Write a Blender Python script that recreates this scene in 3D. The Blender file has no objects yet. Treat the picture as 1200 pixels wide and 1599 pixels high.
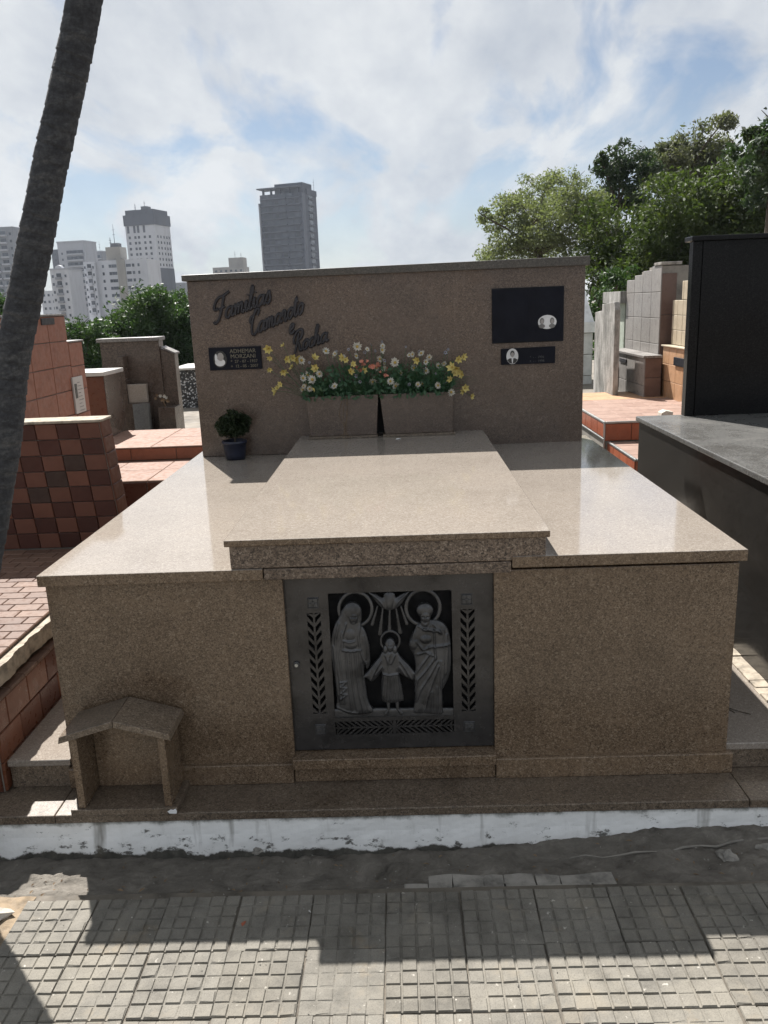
import bpy, math, random
import numpy as np
from mathutils import Vector, Matrix
R = math.radians
random.seed(7); rng = np.random.default_rng(7)
sc = bpy.context.scene
COL = sc.collection

# ---------------------------------------------------------------- camera
cam_d = bpy.data.cameras.new('camera'); cam = bpy.data.objects.new('camera', cam_d); COL.objects.link(cam)
yaw, pitch, roll = -0.0269, 0.2485, -0.0393
fw = Vector((math.sin(yaw)*math.cos(pitch), math.cos(yaw)*math.cos(pitch), -math.sin(pitch)))
rt = Vector((math.cos(yaw), -math.sin(yaw), 0)); up = rt.cross(fw)
r2 = math.cos(roll)*rt + math.sin(roll)*up; u2 = -math.sin(roll)*rt + math.cos(roll)*up
cam.matrix_world = Matrix(((r2.x, u2.x, -fw.x, .059), (r2.y, u2.y, -fw.y, -2.405), (r2.z, u2.z, -fw.z, 1.641), (0, 0, 0, 1)))
cam_d.sensor_fit = 'VERTICAL'; cam_d.sensor_height = 36; cam_d.lens = 1277.28*36/1599
cam_d.clip_start = .05; cam_d.clip_end = 6000
sc.camera = cam

# ---------------------------------------------------------------- sky and sun
SUN = Vector((-.33, .73, 1)).normalized()           # direction towards the sun
world = bpy.data.worlds.new('World'); sc.world = world; world.use_nodes = True
def build_world():
    nt = world.node_tree; nt.nodes.clear(); N = nt.nodes.new; L = nt.links.new
    out = N('ShaderNodeOutputWorld'); bg = N('ShaderNodeBackground'); bg.inputs['Strength'].default_value = .05
    sky = N('ShaderNodeTexSky'); sky.sky_type = 'NISHITA'; sky.sun_disc = False
    sky.sun_elevation = math.asin(SUN.z); sky.sun_rotation = math.atan2(SUN.x, SUN.y)
    sky.air_density = 1.0; sky.dust_density = .6; sky.altitude = 700
    tc = N('ShaderNodeTexCoord'); sep = N('ShaderNodeSeparateXYZ'); L(tc.outputs['Generated'], sep.inputs[0])
    def M(op, a, b=None, c=None):
        n = N('ShaderNodeMath'); n.operation = op
        for i, v in enumerate((a, b, c)):
            if v is None: continue
            if isinstance(v, (int, float)): n.inputs[i].default_value = v
            else: L(v, n.inputs[i])
        return n.outputs[0]
    zc = M('MAXIMUM', sep.outputs[2], 0.0); den = M('ADD', zc, .42)
    px = M('DIVIDE', sep.outputs[0], den); py = M('DIVIDE', sep.outputs[1], den)
    cmb = N('ShaderNodeCombineXYZ'); L(px, cmb.inputs[0]); L(py, cmb.inputs[1]); cmb.inputs[2].default_value = 3.3
    mp = N('ShaderNodeMapping'); L(cmb.outputs[0], mp.inputs[0]); mp.inputs['Rotation'].default_value = (0, 0, R(-32)); mp.inputs['Scale'].default_value = (1.25, .8, 1)
    mp.inputs['Location'].default_value = (20, .8, 0)
    n1 = N('ShaderNodeTexNoise'); L(mp.outputs[0], n1.inputs['Vector']); n1.inputs['Scale'].default_value = 3.6; n1.inputs['Detail'].default_value = 7; n1.inputs['Roughness'].default_value = .56; n1.inputs['Distortion'].default_value = .35
    n2 = N('ShaderNodeTexNoise'); L(mp.outputs[0], n2.inputs['Vector']); n2.inputs['Scale'].default_value = .55; n2.inputs['Detail'].default_value = 4
    s = M('MULTIPLY_ADD', n1.outputs['Fac'], .62, M('MULTIPLY', n2.outputs['Fac'], .38))
    cr = N('ShaderNodeValToRGB'); L(s, cr.inputs[0]); e = cr.color_ramp.elements
    e[0].position = .398; e[0].color = (.05, .05, .05, 1); e[1].position = .492; e[1].color = (.96, .96, .96, 1)
    hz = M('POWER', M('SUBTRACT', 1.0, zc), 9.0)                       # thicker veil towards the horizon
    cov = M('MAXIMUM', cr.outputs[0], M('MULTIPLY', hz, .95))
    n3 = N('ShaderNodeTexNoise'); L(mp.outputs[0], n3.inputs['Vector']); n3.inputs['Scale'].default_value = 4.4; n3.inputs['Detail'].default_value = 6; n3.inputs['Roughness'].default_value = .58
    cc = N('ShaderNodeValToRGB'); L(n3.outputs['Fac'], cc.inputs[0]); e = cc.color_ramp.elements
    e[0].position = .3; e[0].color = (4.7, 5.1, 5.7, 1); e[1].position = .66; e[1].color = (7.1, 7.3, 7.5, 1)
    mx = N('ShaderNodeMix'); mx.data_type = 'RGBA'; L(cov, mx.inputs[0]); dim = N('ShaderNodeVectorMath'); dim.operation = 'SCALE'; dim.inputs['Scale'].default_value = .78; L(sky.outputs[0], dim.inputs[0]); L(dim.outputs[0], mx.inputs[6]); L(cc.outputs[0], mx.inputs[7])
    L(mx.outputs[2], bg.inputs[0]); L(bg.outputs[0], out.inputs[0])
build_world()
sd = bpy.data.lights.new('sun', 'SUN'); sd.energy = 5.0; sd.angle = R(.6); sd.color = (1, .96, .91)
so = bpy.data.objects.new('sun', sd); COL.objects.link(so); so.rotation_euler = SUN.to_track_quat('Z', 'Y').to_euler(); so.location = (-6, 14, 20)
sc.view_settings.view_transform = 'Standard'; sc.view_settings.look = 'None'; sc.view_settings.exposure = 1.15; sc.view_settings.gamma = 1
sc.view_settings.use_curve_mapping = False

# ---------------------------------------------------------------- materials
MATS = {}
class NT:
    def __init__(s, name):
        s.m = bpy.data.materials.new(name); s.m.use_nodes = True; s.t = s.m.node_tree
        s.b = s.t.nodes['Principled BSDF']; s.tc = s.t.nodes.new('ShaderNodeTexCoord'); MATS[name] = s.m
    def n(s, t): return s.t.nodes.new(t)
    def l(s, a, b): s.t.links.new(a, b)
    def co(s, sc_=(1, 1, 1), rand=False):
        mp = s.n('ShaderNodeMapping'); s.l(s.tc.outputs['Object'], mp.inputs[0]); mp.inputs['Scale'].default_value = sc_
        if rand:
            oi = s.n('ShaderNodeObjectInfo'); k = s.n('ShaderNodeVectorMath'); k.operation = 'SCALE'; k.inputs[0].default_value = (37, 51, 23)
            s.l(oi.outputs['Random'], k.inputs['Scale']); s.l(k.outputs[0], mp.inputs['Location'])
        return mp.outputs[0]
    def noise(s, scale, detail=4, rough=.55, vec=None, dist=0):
        x = s.n('ShaderNodeTexNoise'); x.inputs['Scale'].default_value = scale; x.inputs['Detail'].default_value = detail; x.inputs['Roughness'].default_value = rough; x.inputs['Distortion'].default_value = dist
        s.l(vec if vec else s.co(), x.inputs['Vector']); return x.outputs['Fac']
    def voro(s, scale, vec=None, out='Color', feature='F1'):
        x = s.n('ShaderNodeTexVoronoi'); x.feature = feature; x.inputs['Scale'].default_value = scale
        s.l(vec if vec else s.co(), x.inputs['Vector']); return x.outputs[out]
    def ramp(s, fac, stops, interp='LINEAR'):
        x = s.n('ShaderNodeValToRGB'); x.color_ramp.interpolation = interp; s.l(fac, x.inputs[0]); e = x.color_ramp.elements
        while len(e) < len(stops): e.new(.5)
        for i, (p, c) in enumerate(stops):
            e[i].position = p; c = (c, c, c) if isinstance(c, (int, float)) else c; e[i].color = (*c[:3], 1)
        return x.outputs[0]
    def math(s, op, a, b=None, c=None):
        x = s.n('ShaderNodeMath'); x.operation = op
        for i, v in enumerate((a, b, c)):
            if v is None: continue
            if isinstance(v, (int, float)): x.inputs[i].default_value = v
            else: s.l(v, x.inputs[i])
        return x.outputs[0]
    def mix(s, f, a, b, mode='MIX'):
        x = s.n('ShaderNodeMix'); x.data_type = 'RGBA'; x.blend_type = mode
        for i, v in ((0, f), (6, a), (7, b)):
            if isinstance(v, (int, float)): x.inputs[i].default_value = v
            elif isinstance(v, tuple): x.inputs[i].default_value = (*v[:3], 1)
            else: s.l(v, x.inputs[i])
        return x.outputs[2]
    def rnd(s):
        return s.n('ShaderNodeObjectInfo').outputs['Random']
    def z(s):
        x = s.n('ShaderNodeSeparateXYZ'); s.l(s.tc.outputs['Object'], x.inputs[0]); return x.outputs[2]
    def set(s, col=None, rough=None, metal=None, bump=None, bstr=.3, bdist=.002, spec=None):
        for k, v in (('Base Color', col), ('Roughness', rough), ('Metallic', metal), ('Specular IOR Level', spec)):
            if v is None: continue
            if isinstance(v, tuple): s.b.inputs[k].default_value = (*v[:3], 1)
            elif isinstance(v, (int, float)): s.b.inputs[k].default_value = v
            else: s.l(v, s.b.inputs[k])
        if bump is not None:
            x = s.n('ShaderNodeBump'); x.inputs['Strength'].default_value = bstr; x.inputs['Distance'].default_value = bdist
            s.l(bump, x.inputs['Height']); s.l(x.outputs[0], s.b.inputs['Normal'])
        return s.m

def granite(name, cols, scale, rough, stain=.35, spec=.5, bump=.1, runs=True):
    g = NT(name); v = g.co()
    wob = g.n('ShaderNodeVectorMath'); wob.operation = 'MULTIPLY_ADD'
    nz = g.n('ShaderNodeTexNoise'); nz.inputs['Scale'].default_value = scale*1.3; nz.inputs['Detail'].default_value = 0; g.l(v, nz.inputs['Vector'])
    g.l(nz.outputs['Color'], wob.inputs[0]); wob.inputs[1].default_value = (.7/scale,)*3; g.l(v, wob.inputs[2])
    c1 = g.voro(scale, wob.outputs[0]); c2 = g.voro(scale*.47, wob.outputs[0])
    s1 = g.n('ShaderNodeSeparateXYZ'); g.l(c1, s1.inputs[0]); s2 = g.n('ShaderNodeSeparateXYZ'); g.l(c2, s2.inputs[0])
    k = g.math('ADD', g.math('MULTIPLY', s1.outputs[0], .7), g.math('MULTIPLY', s2.outputs[0], .3))
    col = g.ramp(k, [(.1, cols[0]), (.3, cols[1]), (.52, cols[2]), (.76, cols[3]), (.93, cols[4])])
    bn = g.noise(3.1, 7, .66, dist=.3)
    big = g.ramp(bn, [(.3, (.66, .63, .60)), (.5, (1, 1, 1)), (.72, (1.16, 1.12, 1.06))])
    col = g.mix(min(1.0, stain*2), col, big, 'MULTIPLY')
    if runs:
        drip = g.ramp(g.noise(1, 4, .7, g.co((30, 30, 2.0))), [(.60, 0.), (.76, .45)])          # pale lime runs and water marks
        col = g.mix(g.math('MULTIPLY', drip, g.ramp(bn, [(.46, 0.), (.62, 1.)])), col, tuple(min(1, c*1.5+.03) for c in cols[3]))
    col = g.mix(1.0, col, g.ramp(g.rnd(), [(0, (.9, .89, .88)), (1, (1.08, 1.07, 1.05))]), 'MULTIPLY')     # each stone a little different
    ro = g.ramp(bn, [(.3, rough*.7), (.7, rough*1.7)])
    return g.set(col, ro, bump=k, bstr=bump, bdist=.0006, spec=spec)
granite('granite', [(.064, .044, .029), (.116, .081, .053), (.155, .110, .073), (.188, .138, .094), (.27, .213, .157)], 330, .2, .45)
granite('granite_slab', [(.21, .182, .156), (.25, .22, .19), (.278, .246, .214), (.302, .27, .237), (.37, .338, .302)], 330, .045, .14, .85, bump=.02, runs=False)  # same granite, paler: dust, and sunlight put into the colour
granite('granite_shaded', [(.04, .027, .021), (.075, .052, .039), (.10, .071, .054), (.122, .09, .07), (.19, .15, .122)], 330, .22, .5)  # redder granite; shade of headstone and planters put into the darker colour
granite('granite_coarse', [(.032, .023, .018), (.08, .058, .043), (.135, .10, .075), (.185, .142, .108), (.28, .228, .182)], 240, .35)
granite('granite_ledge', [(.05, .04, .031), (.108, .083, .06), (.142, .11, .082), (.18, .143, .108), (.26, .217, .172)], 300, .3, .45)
granite('granite_cap', [(.035, .031, .027), (.058, .053, .046), (.078, .071, .062), (.097, .089, .078), (.14, .131, .118)], 300, .4, .4)
granite('granite_brown', [(.03, .022, .018), (.058, .042, .034), (.08, .06, .049), (.1, .076, .062), (.14, .11, .09)], 160, .25, .3)
granite('granite_grey', [(.10, .095, .09), (.15, .143, .137), (.19, .182, .175), (.23, .22, .21), (.3, .285, .275)], 180, .4, .4)
granite('granite_black', [(.004, .004, .005), (.007, .007, .008), (.009, .009, .010), (.012, .012, .012), (.020, .020, .021)], 300, .10, .3, .12)
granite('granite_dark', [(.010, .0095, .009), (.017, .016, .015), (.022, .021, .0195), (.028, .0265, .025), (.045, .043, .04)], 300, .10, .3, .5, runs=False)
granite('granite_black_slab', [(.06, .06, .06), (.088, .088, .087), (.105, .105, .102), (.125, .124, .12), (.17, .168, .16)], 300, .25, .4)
def plain(name, col, rough=.5, metal=0, var=.18, scale=9, bump=.1, rand=False, spec=.5):
    g = NT(name); v = g.co(rand=rand)
    f = g.ramp(g.noise(scale, 6, .62, v), [(.3, 1-var*1.6), (.5, 1.), (.72, 1+var)])
    c = g.mix(1.0, col, f, 'MULTIPLY')
    if rand: c = g.mix(1.0, c, g.ramp(g.rnd(), [(0, (.86, .84, .83)), (1, (1.12, 1.1, 1.08))]), 'MULTIPLY')
    return g.set(c, g.ramp(g.noise(scale*3, 4, .6, v), [(.3, rough*.8), (.7, min(1, rough*1.25))]), metal, bump=g.noise(scale*14, 3, .6, v), bstr=bump, bdist=.002, spec=spec)
plain('concrete', (.21, .195, .17), .9, var=.3, scale=6, bump=.5)
plain('concrete_pale', (.42, .385, .33), .9, var=.25, scale=14, bump=.8)
plain('dirt', (.115, .1, .08), .95, var=.4, scale=7, bump=1)
plain('sand', (.25, .19, .125), .95, var=.3, scale=20, bump=1)
plain('beige_ground', (.16, .14, .115), .9, var=.35, scale=3, bump=.5)
plain('stone_grey', (.24, .225, .2), .9, var=.35, scale=18, bump=.8)
plain('white_paint', (.72, .73, .74), .7, var=.12, scale=9, bump=.4)
plain('marble_white', (.46, .445, .42), .35, var=.1, scale=7)
plain('bronze', (.058, .056, .056), .24, .5, var=.3, scale=11, bump=.25)
plain('bronze_relief', (.074, .075, .078), .33, .55, var=.35, scale=16, bump=.3)
plain('black_void', (.004, .004, .005), .9)
plain('letter_metal', (.026, .025, .03), .5, .2)
plain('plaque_black', (.007, .008, .014), .55, .0, spec=.15)
plain('plaque_edge', (.010, .011, .016), .55, .0, spec=.2)
plain('gold_text', (.17, .155, .115), .45, .3)
plain('dim_text', (.075, .077, .08), .5, .2)
plain('photo_white', (.62, .62, .62), .25)
plain('photo_grey', (.16, .155, .15), .3)
plain('photo_dark', (.02, .02, .02), .3)
plain('photo_skin', (.3, .28, .265), .3)
plain('pot_plastic', (.012, .016, .035), .35)
plain('aluminium', (.42, .43, .42), .35, .8)
plain('lime_mortar', (.33, .285, .225), .95, var=.35, scale=25, bump=1)
plain('stem_dry', (.19, .13, .075), .8, var=.4, scale=40)
def tile_mat(name, ca, cb, rough=.3, spec=.3):
    g = NT(name); v = g.co(rand=True)
    c = g.mix(g.rnd(), ca, cb); f = g.ramp(g.noise(14, 6, .65, v), [(.3, .8), (.5, 1.), (.75, 1.12)])
    c = g.mix(1.0, c, f, 'MULTIPLY')
    return g.set(c, g.ramp(g.noise(30, 4, .6, v), [(.3, rough*.7), (.7, rough*1.5)]), bump=g.noise(90, 3, .6, v), bstr=.12, bdist=.001, spec=spec)
tile_mat('tile_light', (.14, .055, .034), (.105, .042, .027), .45)
tile_mat('tile_dark', (.052, .018, .012), (.07, .024, .016), .5)
tile_mat('tile_speckle', (.05, .029, .022), (.062, .036, .027), .6)
tile_mat('tile_top', (.165, .10, .071), (.105, .06, .043), .5)
tile_mat('tile_side', (.17, .066, .036), (.075, .025, .017), .3)
tile_mat('tile_orange', (.275, .115, .073), (.245, .1, .064), .4)
tile_mat('tile_pink', (.235, .142, .105), (.215, .128, .094), .6)
tile_mat('tile_red', (.33, .10, .05), (.26, .075, .04), .35)
tile_mat('tile_redtop', (.29, .195, .155), (.25, .16, .125), .5)
tile_mat('tile_peach', (.42, .25, .145), (.38, .22, .12), .5)
tile_mat('tile_cream', (.43, .37, .275), (.39, .33, .24), .45)
tile_mat('tile_grey', (.27, .255, .24), (.25, .235, .222), .35)
tile_mat('tile_brown', (.15, .10, .082), (.13, .085, .07), .4)
tile_mat('tile_white', (.62, .63, .63), (.56, .57, .58), .3)
def mk_pavement():
    g = NT('pavement_tile'); v = g.co(rand=True)
    c = g.mix(g.rnd(), (.145, .136, .118), (.192, .181, .158))
    f = g.ramp(g.noise(11, 8, .7, v), [(.28, .6), (.5, 1.), (.75, 1.25)])
    c = g.mix(1.0, c, f, 'MULTIPLY')
    sp = g.ramp(g.voro(260, v, 'Distance'), [(.1, 0.), (.5, 1.)]); c = g.mix(.25, c, sp, 'MULTIPLY')
    c = g.mix(g.ramp(g.noise(5, 6, .7, v), [(.60, 0.), (.72, .5)]), c, (.25, .195, .125))     # sandy film
    c = g.mix(g.ramp(g.noise(60, 2, .5, v), [(.70, 0.), (.78, .7)]), c, (.5, .48, .44))      # pale chips
    ge = g.n('ShaderNodeNewGeometry'); wx = g.n('ShaderNodeMapping'); g.l(ge.outputs['Position'], wx.inputs[0])
    st = g.ramp(g.noise(3.2, 8, .68, wx.outputs[0], .6), [(.3, (.62, .60, .57)), (.46, (.95, .94, .92)), (.7, (1.15, 1.12, 1.06))]); c = g.mix(1.0, c, st, 'MULTIPLY')
    c = g.mix(g.ramp(g.noise(7.5, 6, .7, wx.outputs[0], .4), [(.56, 0.), (.66, .6)]), c, (.215, .19, .15))
    c = g.mix(g.ramp(g.noise(2.1, 7, .75, wx.outputs[0], .8), [(.60, 0.), (.70, .55)]), c, (.07, .066, .06))                      # cement smears across the tiles
    g.set(c, .85, bump=g.noise(120, 5, .7, v), bstr=.6, bdist=.003)
mk_pavement()
def mk_kerb():
    g = NT('kerb_paint'); z = g.z()
    edge = g.math('ADD', g.math('ADD', z, .046), g.math('MULTIPLY', g.math('SUBTRACT', g.noise(5.5, 8, .62), .5), .13))
    paint = g.ramp(edge, [(.0, 0.), (.006, 1.)])
    low = g.math('MAXIMUM', g.math('SUBTRACT', .035, z), 0.0)
    wear = g.ramp(g.math('ADD', g.noise(17, 9, .74, g.co((1, 1, 1.7))), g.math('MULTIPLY', low, 1.1)), [(.61, 1.), (.67, .08)])
    lo = g.ramp(z, [(.0, .8), (.06, 1.)])
    p = g.math('MULTIPLY', paint, wear)
    grime = g.ramp(g.noise(1, 6, .7, g.co((14, 14, 3))), [(.26, (.66, .66, .63)), (.42, (.86, .86, .84)), (.72, (.92, .92, .9))])
    dark = g.ramp(g.noise(30, 7, .7), [(.3, (.035, .033, .028)), (.6, (.10, .095, .08)), (.8, (.2, .19, .165))])
    moss = g.ramp(g.math('ADD', z, g.math('MULTIPLY', g.noise(18, 6, .7), .05)), [(.084, 0.), (.100, 1.)])
    c = g.mix(p, dark, grime); c = g.mix(g.math('MULTIPLY', moss, .85), c, (.05, .05, .033))
    st = g.ramp(g.noise(1, 4, .6, g.co((9, 9, .8))), [(.60, 0.), (.70, .7)]); c = g.mix(st, c, (.10, .085, .06))
    g.set(c, .85, bump=g.math('ADD', g.math('MULTIPLY', p, .6), g.noise(60, 6, .7)), bstr=.5, bdist=.004)
mk_kerb()
def mk_gutter():
    g = NT('gutter_dirt')
    n = g.noise(9, 9, .7, dist=.5)
    c = g.ramp(n, [(.30, (.055, .048, .039)), (.40, (.125, .112, .094)), (.56, (.19, .172, .146)), (.70, (.29, .268, .232))])
    c = g.mix(g.ramp(g.noise(70, 3, .6), [(.70, 0.), (.76, .8)]), c, (.36, .34, .3))
    g.set(c, .9, bump=g.noise(34, 8, .78), bstr=1.0, bdist=.016)
mk_gutter()
def mk_mottled():
    g = NT('mottled_cement')
    c = g.ramp(g.noise(1, 8, .7, g.co((5, 5, 2.2))), [(.3, (.06, .06, .055)), (.47, (.2, .195, .18)), (.6, (.36, .35, .33)), (.75, (.6, .59, .57))])
    g.set(c, .9, bump=g.noise(30, 6, .7), bstr=.6, bdist=.01)
mk_mottled()
def mk_trunk(name, a, b, c3, sc_=(26, 26, 5)):
    g = NT(name); n = g.noise(1, 8, .7, g.co(sc_), .4)
    c = g.ramp(n, [(.28, a), (.5, b), (.74, c3)])
    c = g.mix(.7, c, g.ramp(g.noise(90, 5, .7), [(.35, (.45, .45, .45)), (.5, (1, 1, 1)), (.66, (1.7, 1.7, 1.65))]), 'MULTIPLY')
    g.set(c, .9, bump=g.math('ADD', n, g.noise(70, 5, .7)), bstr=.6, bdist=.008)
mk_trunk('palm_bark', (.017, .018, .022), (.036, .038, .043), (.085, .084, .083), (14, 14, 44))
mk_trunk('bark', (.03, .024, .018), (.075, .06, .045), (.14, .12, .095))
def leaf_mat(name, a, b, c3, trans=.35, rough=.5, scale=1.2):
    g = NT(name)
    col = g.ramp(g.noise(scale, 5, .7), [(.3, a), (.52, b), (.74, c3)])
    col = g.mix(.5, col, g.ramp(g.noise(scale*14, 2, .5), [(.3, (.6, .62, .6)), (.7, (1.4, 1.36, 1.25))]), 'MULTIPLY')
    g.set(col, rough, spec=.35)
    tr = g.n('ShaderNodeBsdfTranslucent'); g.l(g.mix(1.0, col, (1.5, 1.6, .7), 'MULTIPLY'), tr.inputs[0])
    ms = g.n('ShaderNodeMixShader'); ms.inputs[0].default_value = trans
    out = g.t.nodes['Material Output']; g.l(g.b.outputs[0], ms.inputs[1]); g.l(tr.outputs[0], ms.inputs[2]); g.l(ms.outputs[0], out.inputs[0])
leaf_mat('leaf_pale', (.09, .11, .068), (.135, .158, .098), (.195, .212, .142), .38, .7)
leaf_mat('leaf_olive', (.03, .048, .016), (.048, .072, .023), (.085, .10, .038), .34, .65)
leaf_mat('leaf_dark', (.018, .036, .02), (.03, .052, .027), (.06, .085, .035), .25, .6)
leaf_mat('leaf_mid', (.02, .048, .016), (.036, .072, .024), (.062, .10, .036), .3)
leaf_mat('leaf_grey', (.055, .066, .046), (.085, .096, .068), (.12, .126, .094), .35, .7)
leaf_mat('leaf_artificial', (.03, .085, .05), (.055, .125, .07), (.11, .17, .085), .3, .4, 20)
leaf_mat('leaf_pot', (.012, .022, .008), (.02, .034, .013), (.036, .05, .02), .2, .5, 20)
for nm, c in (('petal_white', (.44, .43, .38)), ('petal_yellow', (.5, .42, .14)), ('petal_coral', (.58, .25, .18)), ('petal_blue', (.26, .28, .34)), ('flower_core', (.35, .24, .05)), ('flower_core_dark', (.13, .09, .05))):
    plain(nm, c, .6, var=.2, scale=30)
def wall_mat(name, c, var=.1):
    g = NT(name); f = g.ramp(g.noise(.25, 6, .65, g.co((1, 1, .35))), [(.3, 1-var*1.8), (.5, 1.), (.75, 1+var*.6)])
    g.set(g.mix(1.0, c, f, 'MULTIPLY'), .8)
for nm, c in (('wall_white', (.45, .465, .5)), ('wall_pale', (.33, .345, .38)), ('wall_grey', (.2, .212, .235)), ('wall_slate', (.085, .096, .12)), ('wall_tower', (.045, .054, .078)), ('wall_band', (.082, .093, .12)), ('wall_beige', (.28, .27, .25)), ('wall_roof', (.12, .128, .145)), ('wall_light_side', (.5, .51, .53))):
    wall_mat(nm, c)
def glass():
    g = NT('window_glass'); c = g.mix(g.rnd(), (.02, .026, .036), (.075, .09, .115)); g.set(c, .12, 0)
glass()
plain('screen_mesh', (.34, .35, .37), .8)

# ---------------------------------------------------------------- mesh helpers
class MB:
    def __init__(s): s.v = []; s.f = []
    def add(s, v, f):
        o = len(s.v); s.v += [tuple(p) for p in v]; s.f += [tuple(i+o for i in q) for q in f]; return s
    def box(s, x0, x1, y0, y1, z0, z1, dz=(0, 0, 0, 0)):
        a, b, c, d = dz   # extra height of the top corners (left-front, right-front, right-back, left-back)
        return s.add([(x0, y0, z0), (x1, y0, z0), (x1, y1, z0), (x0, y1, z0), (x0, y0, z1+a), (x1, y0, z1+b), (x1, y1, z1+c), (x0, y1, z1+d)],
                     [(3, 2, 1, 0), (4, 5, 6, 7), (0, 1, 5, 4), (1, 2, 6, 5), (2, 3, 7, 6), (3, 0, 4, 7)])
    def prism(s, poly, axis, a, b):
        """extrude a 2-D polygon: axis 'y' -> poly is (x,z); 'x' -> (y,z); 'z' -> (x,y)"""
        def P(p, t): return {'y': (p[0], t, p[1]), 'x': (t, p[0], p[1]), 'z': (p[0], p[1], t)}[axis]
        n = len(poly); v = [P(p, a) for p in poly]+[P(p, b) for p in poly]
        f = [tuple(range(n)), tuple(range(2*n-1, n-1, -1))]+[(i, i+n, (i+1) % n+n, (i+1) % n) for i in range(n)]
        return s.add(v, f)
    def tube(s, pts, rad, n=8, cap=True, flat=None):
        pts = [Vector(p) for p in pts]; rad = rad if isinstance(rad, (list, tuple)) else [rad]*len(pts)
        v = []; f = []; ref = Vector((.13, .2, .97)) if abs((pts[-1]-pts[0]).normalized().z) < .9 else Vector((1, .1, 0))
        for i, p in enumerate(pts):
            t = (pts[min(i+1, len(pts)-1)]-pts[max(i-1, 0)])
            t = t.normalized() if t.length > 1e-9 else Vector((0, 0, 1))
            a = t.cross(ref); a = a.normalized() if a.length > 1e-6 else Vector((1, 0, 0)); b = t.cross(a).normalized()
            for k in range(n):
                an = 2*math.pi*k/n; v.append(p+(a*math.cos(an)+b*math.sin(an))*rad[i])
        for i in range(len(pts)-1):
            for k in range(n): f.append((i*n+k, i*n+(k+1) % n, (i+1)*n+(k+1) % n, (i+1)*n+k))
        if cap: f.append(tuple(range(n-1, -1, -1))); f.append(tuple((len(pts)-1)*n+k for k in range(n)))
        return s.add(v, f)
    def lathe(s, prof, n=20, c=(0, 0, 0)):
        v = [(c[0]+r*math.cos(2*math.pi*k/n), c[1]+r*math.sin(2*math.pi*k/n), c[2]+z) for r, z in prof for k in range(n)]
        f = [(i*n+k, i*n+(k+1) % n, (i+1)*n+(k+1) % n, (i+1)*n+k) for i in range(len(prof)-1) for k in range(n)]
        f.append(tuple(range(n-1, -1, -1))); f.append(tuple((len(prof)-1)*n+k for k in range(n)))
        return s.add(v, f)
    def mesh(s, name):
        m = bpy.data.meshes.new(name); m.from_pydata(s.v, [], s.f); m.update(); return m
    def build(s, name, mat, parent=None, bevel=0, smooth=False, seg=2):
        return link(name, s.mesh(name), mat, parent, bevel, smooth, seg)
def link(name, me, mat, parent=None, bevel=0, smooth=False, seg=2, loc=None):
    if mat and not me.materials: me.materials.append(MATS[mat])
    o = bpy.data.objects.new(name, me); COL.objects.link(o); o.parent = parent
    if loc: o.location = loc
    if bevel:
        b = o.modifiers.new('bevel', 'BEVEL'); b.width = bevel; b.segments = seg; b.limit_method = 'ANGLE'; b.angle_limit = R(40)
    if smooth:
        for p in me.polygons: p.use_smooth = True
    return o
def box(name, mat, parent, *b, bevel=.003, dz=(0, 0, 0, 0)): return MB().box(*b, dz=dz).build(name, mat, parent, bevel)
def tag(o, label, cat, group=None):
    o['label'] = label; o['category'] = cat
    if group: o['group'] = group
    return o
def thing(name, label, cat, loc=(0, 0, 0), group=None, rz=0):
    o = bpy.data.objects.new(name, None); o.empty_display_size = .1; COL.objects.link(o); o.location = loc; o.rotation_euler[2] = rz
    return tag(o, label, cat, group)
def struct(o): o['kind'] = 'structure'; return o
def stuff(o): o['kind'] = 'stuff'; return o
def copy(me_obj, name, parent, loc, rot=(0, 0, 0), scale=(1, 1, 1)):
    o = bpy.data.objects.new(name, me_obj); COL.objects.link(o); o.parent = parent; o.location = loc; o.rotation_euler = rot; o.scale = scale; return o
def spline(pts, k=6):
    P = [Vector(p) for p in pts]; out = []
    for i in range(len(P)-1):
        a, b, c, d = P[max(i-1, 0)], P[i], P[i+1], P[min(i+2, len(P)-1)]
        for j in range(k):
            t = j/k; out.append(.5*((2*b)+(c-a)*t+(2*a-5*b+4*c-d)*t*t+(3*b-a-3*c+d)*t*t*t))
    out.append(P[-1]); return out
_tm = {}
def tile_mesh(w, h, t, mat, bev=.003):
    """a bevelled tile lying in local x (w) / z (h), facing local -y"""
    key = (round(w, 4), round(h, 4), t, mat)
    if key in _tm: return _tm[key]
    a, b = w/2, h/2
    m = MB().add([(-a, 0, -b), (a, 0, -b), (a, 0, b), (-a, 0, b), (-a, -t+bev, -b), (a, -t+bev, -b), (a, -t+bev, b), (-a, -t+bev, b),
                  (-a+bev, -t, -b+bev), (a-bev, -t, -b+bev), (a-bev, -t, b-bev), (-a+bev, -t, b-bev)],
                 [(0, 1, 5, 4), (1, 2, 6, 5), (2, 3, 7, 6), (3, 0, 4, 7), (4, 5, 9, 8), (5, 6, 10, 9), (6, 7, 11, 10), (7, 4, 8, 11), (8, 9, 10, 11), (3, 2, 1, 0)]).mesh('tile')
    m.materials.append(MATS[mat]); _tm[key] = m; return m
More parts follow.
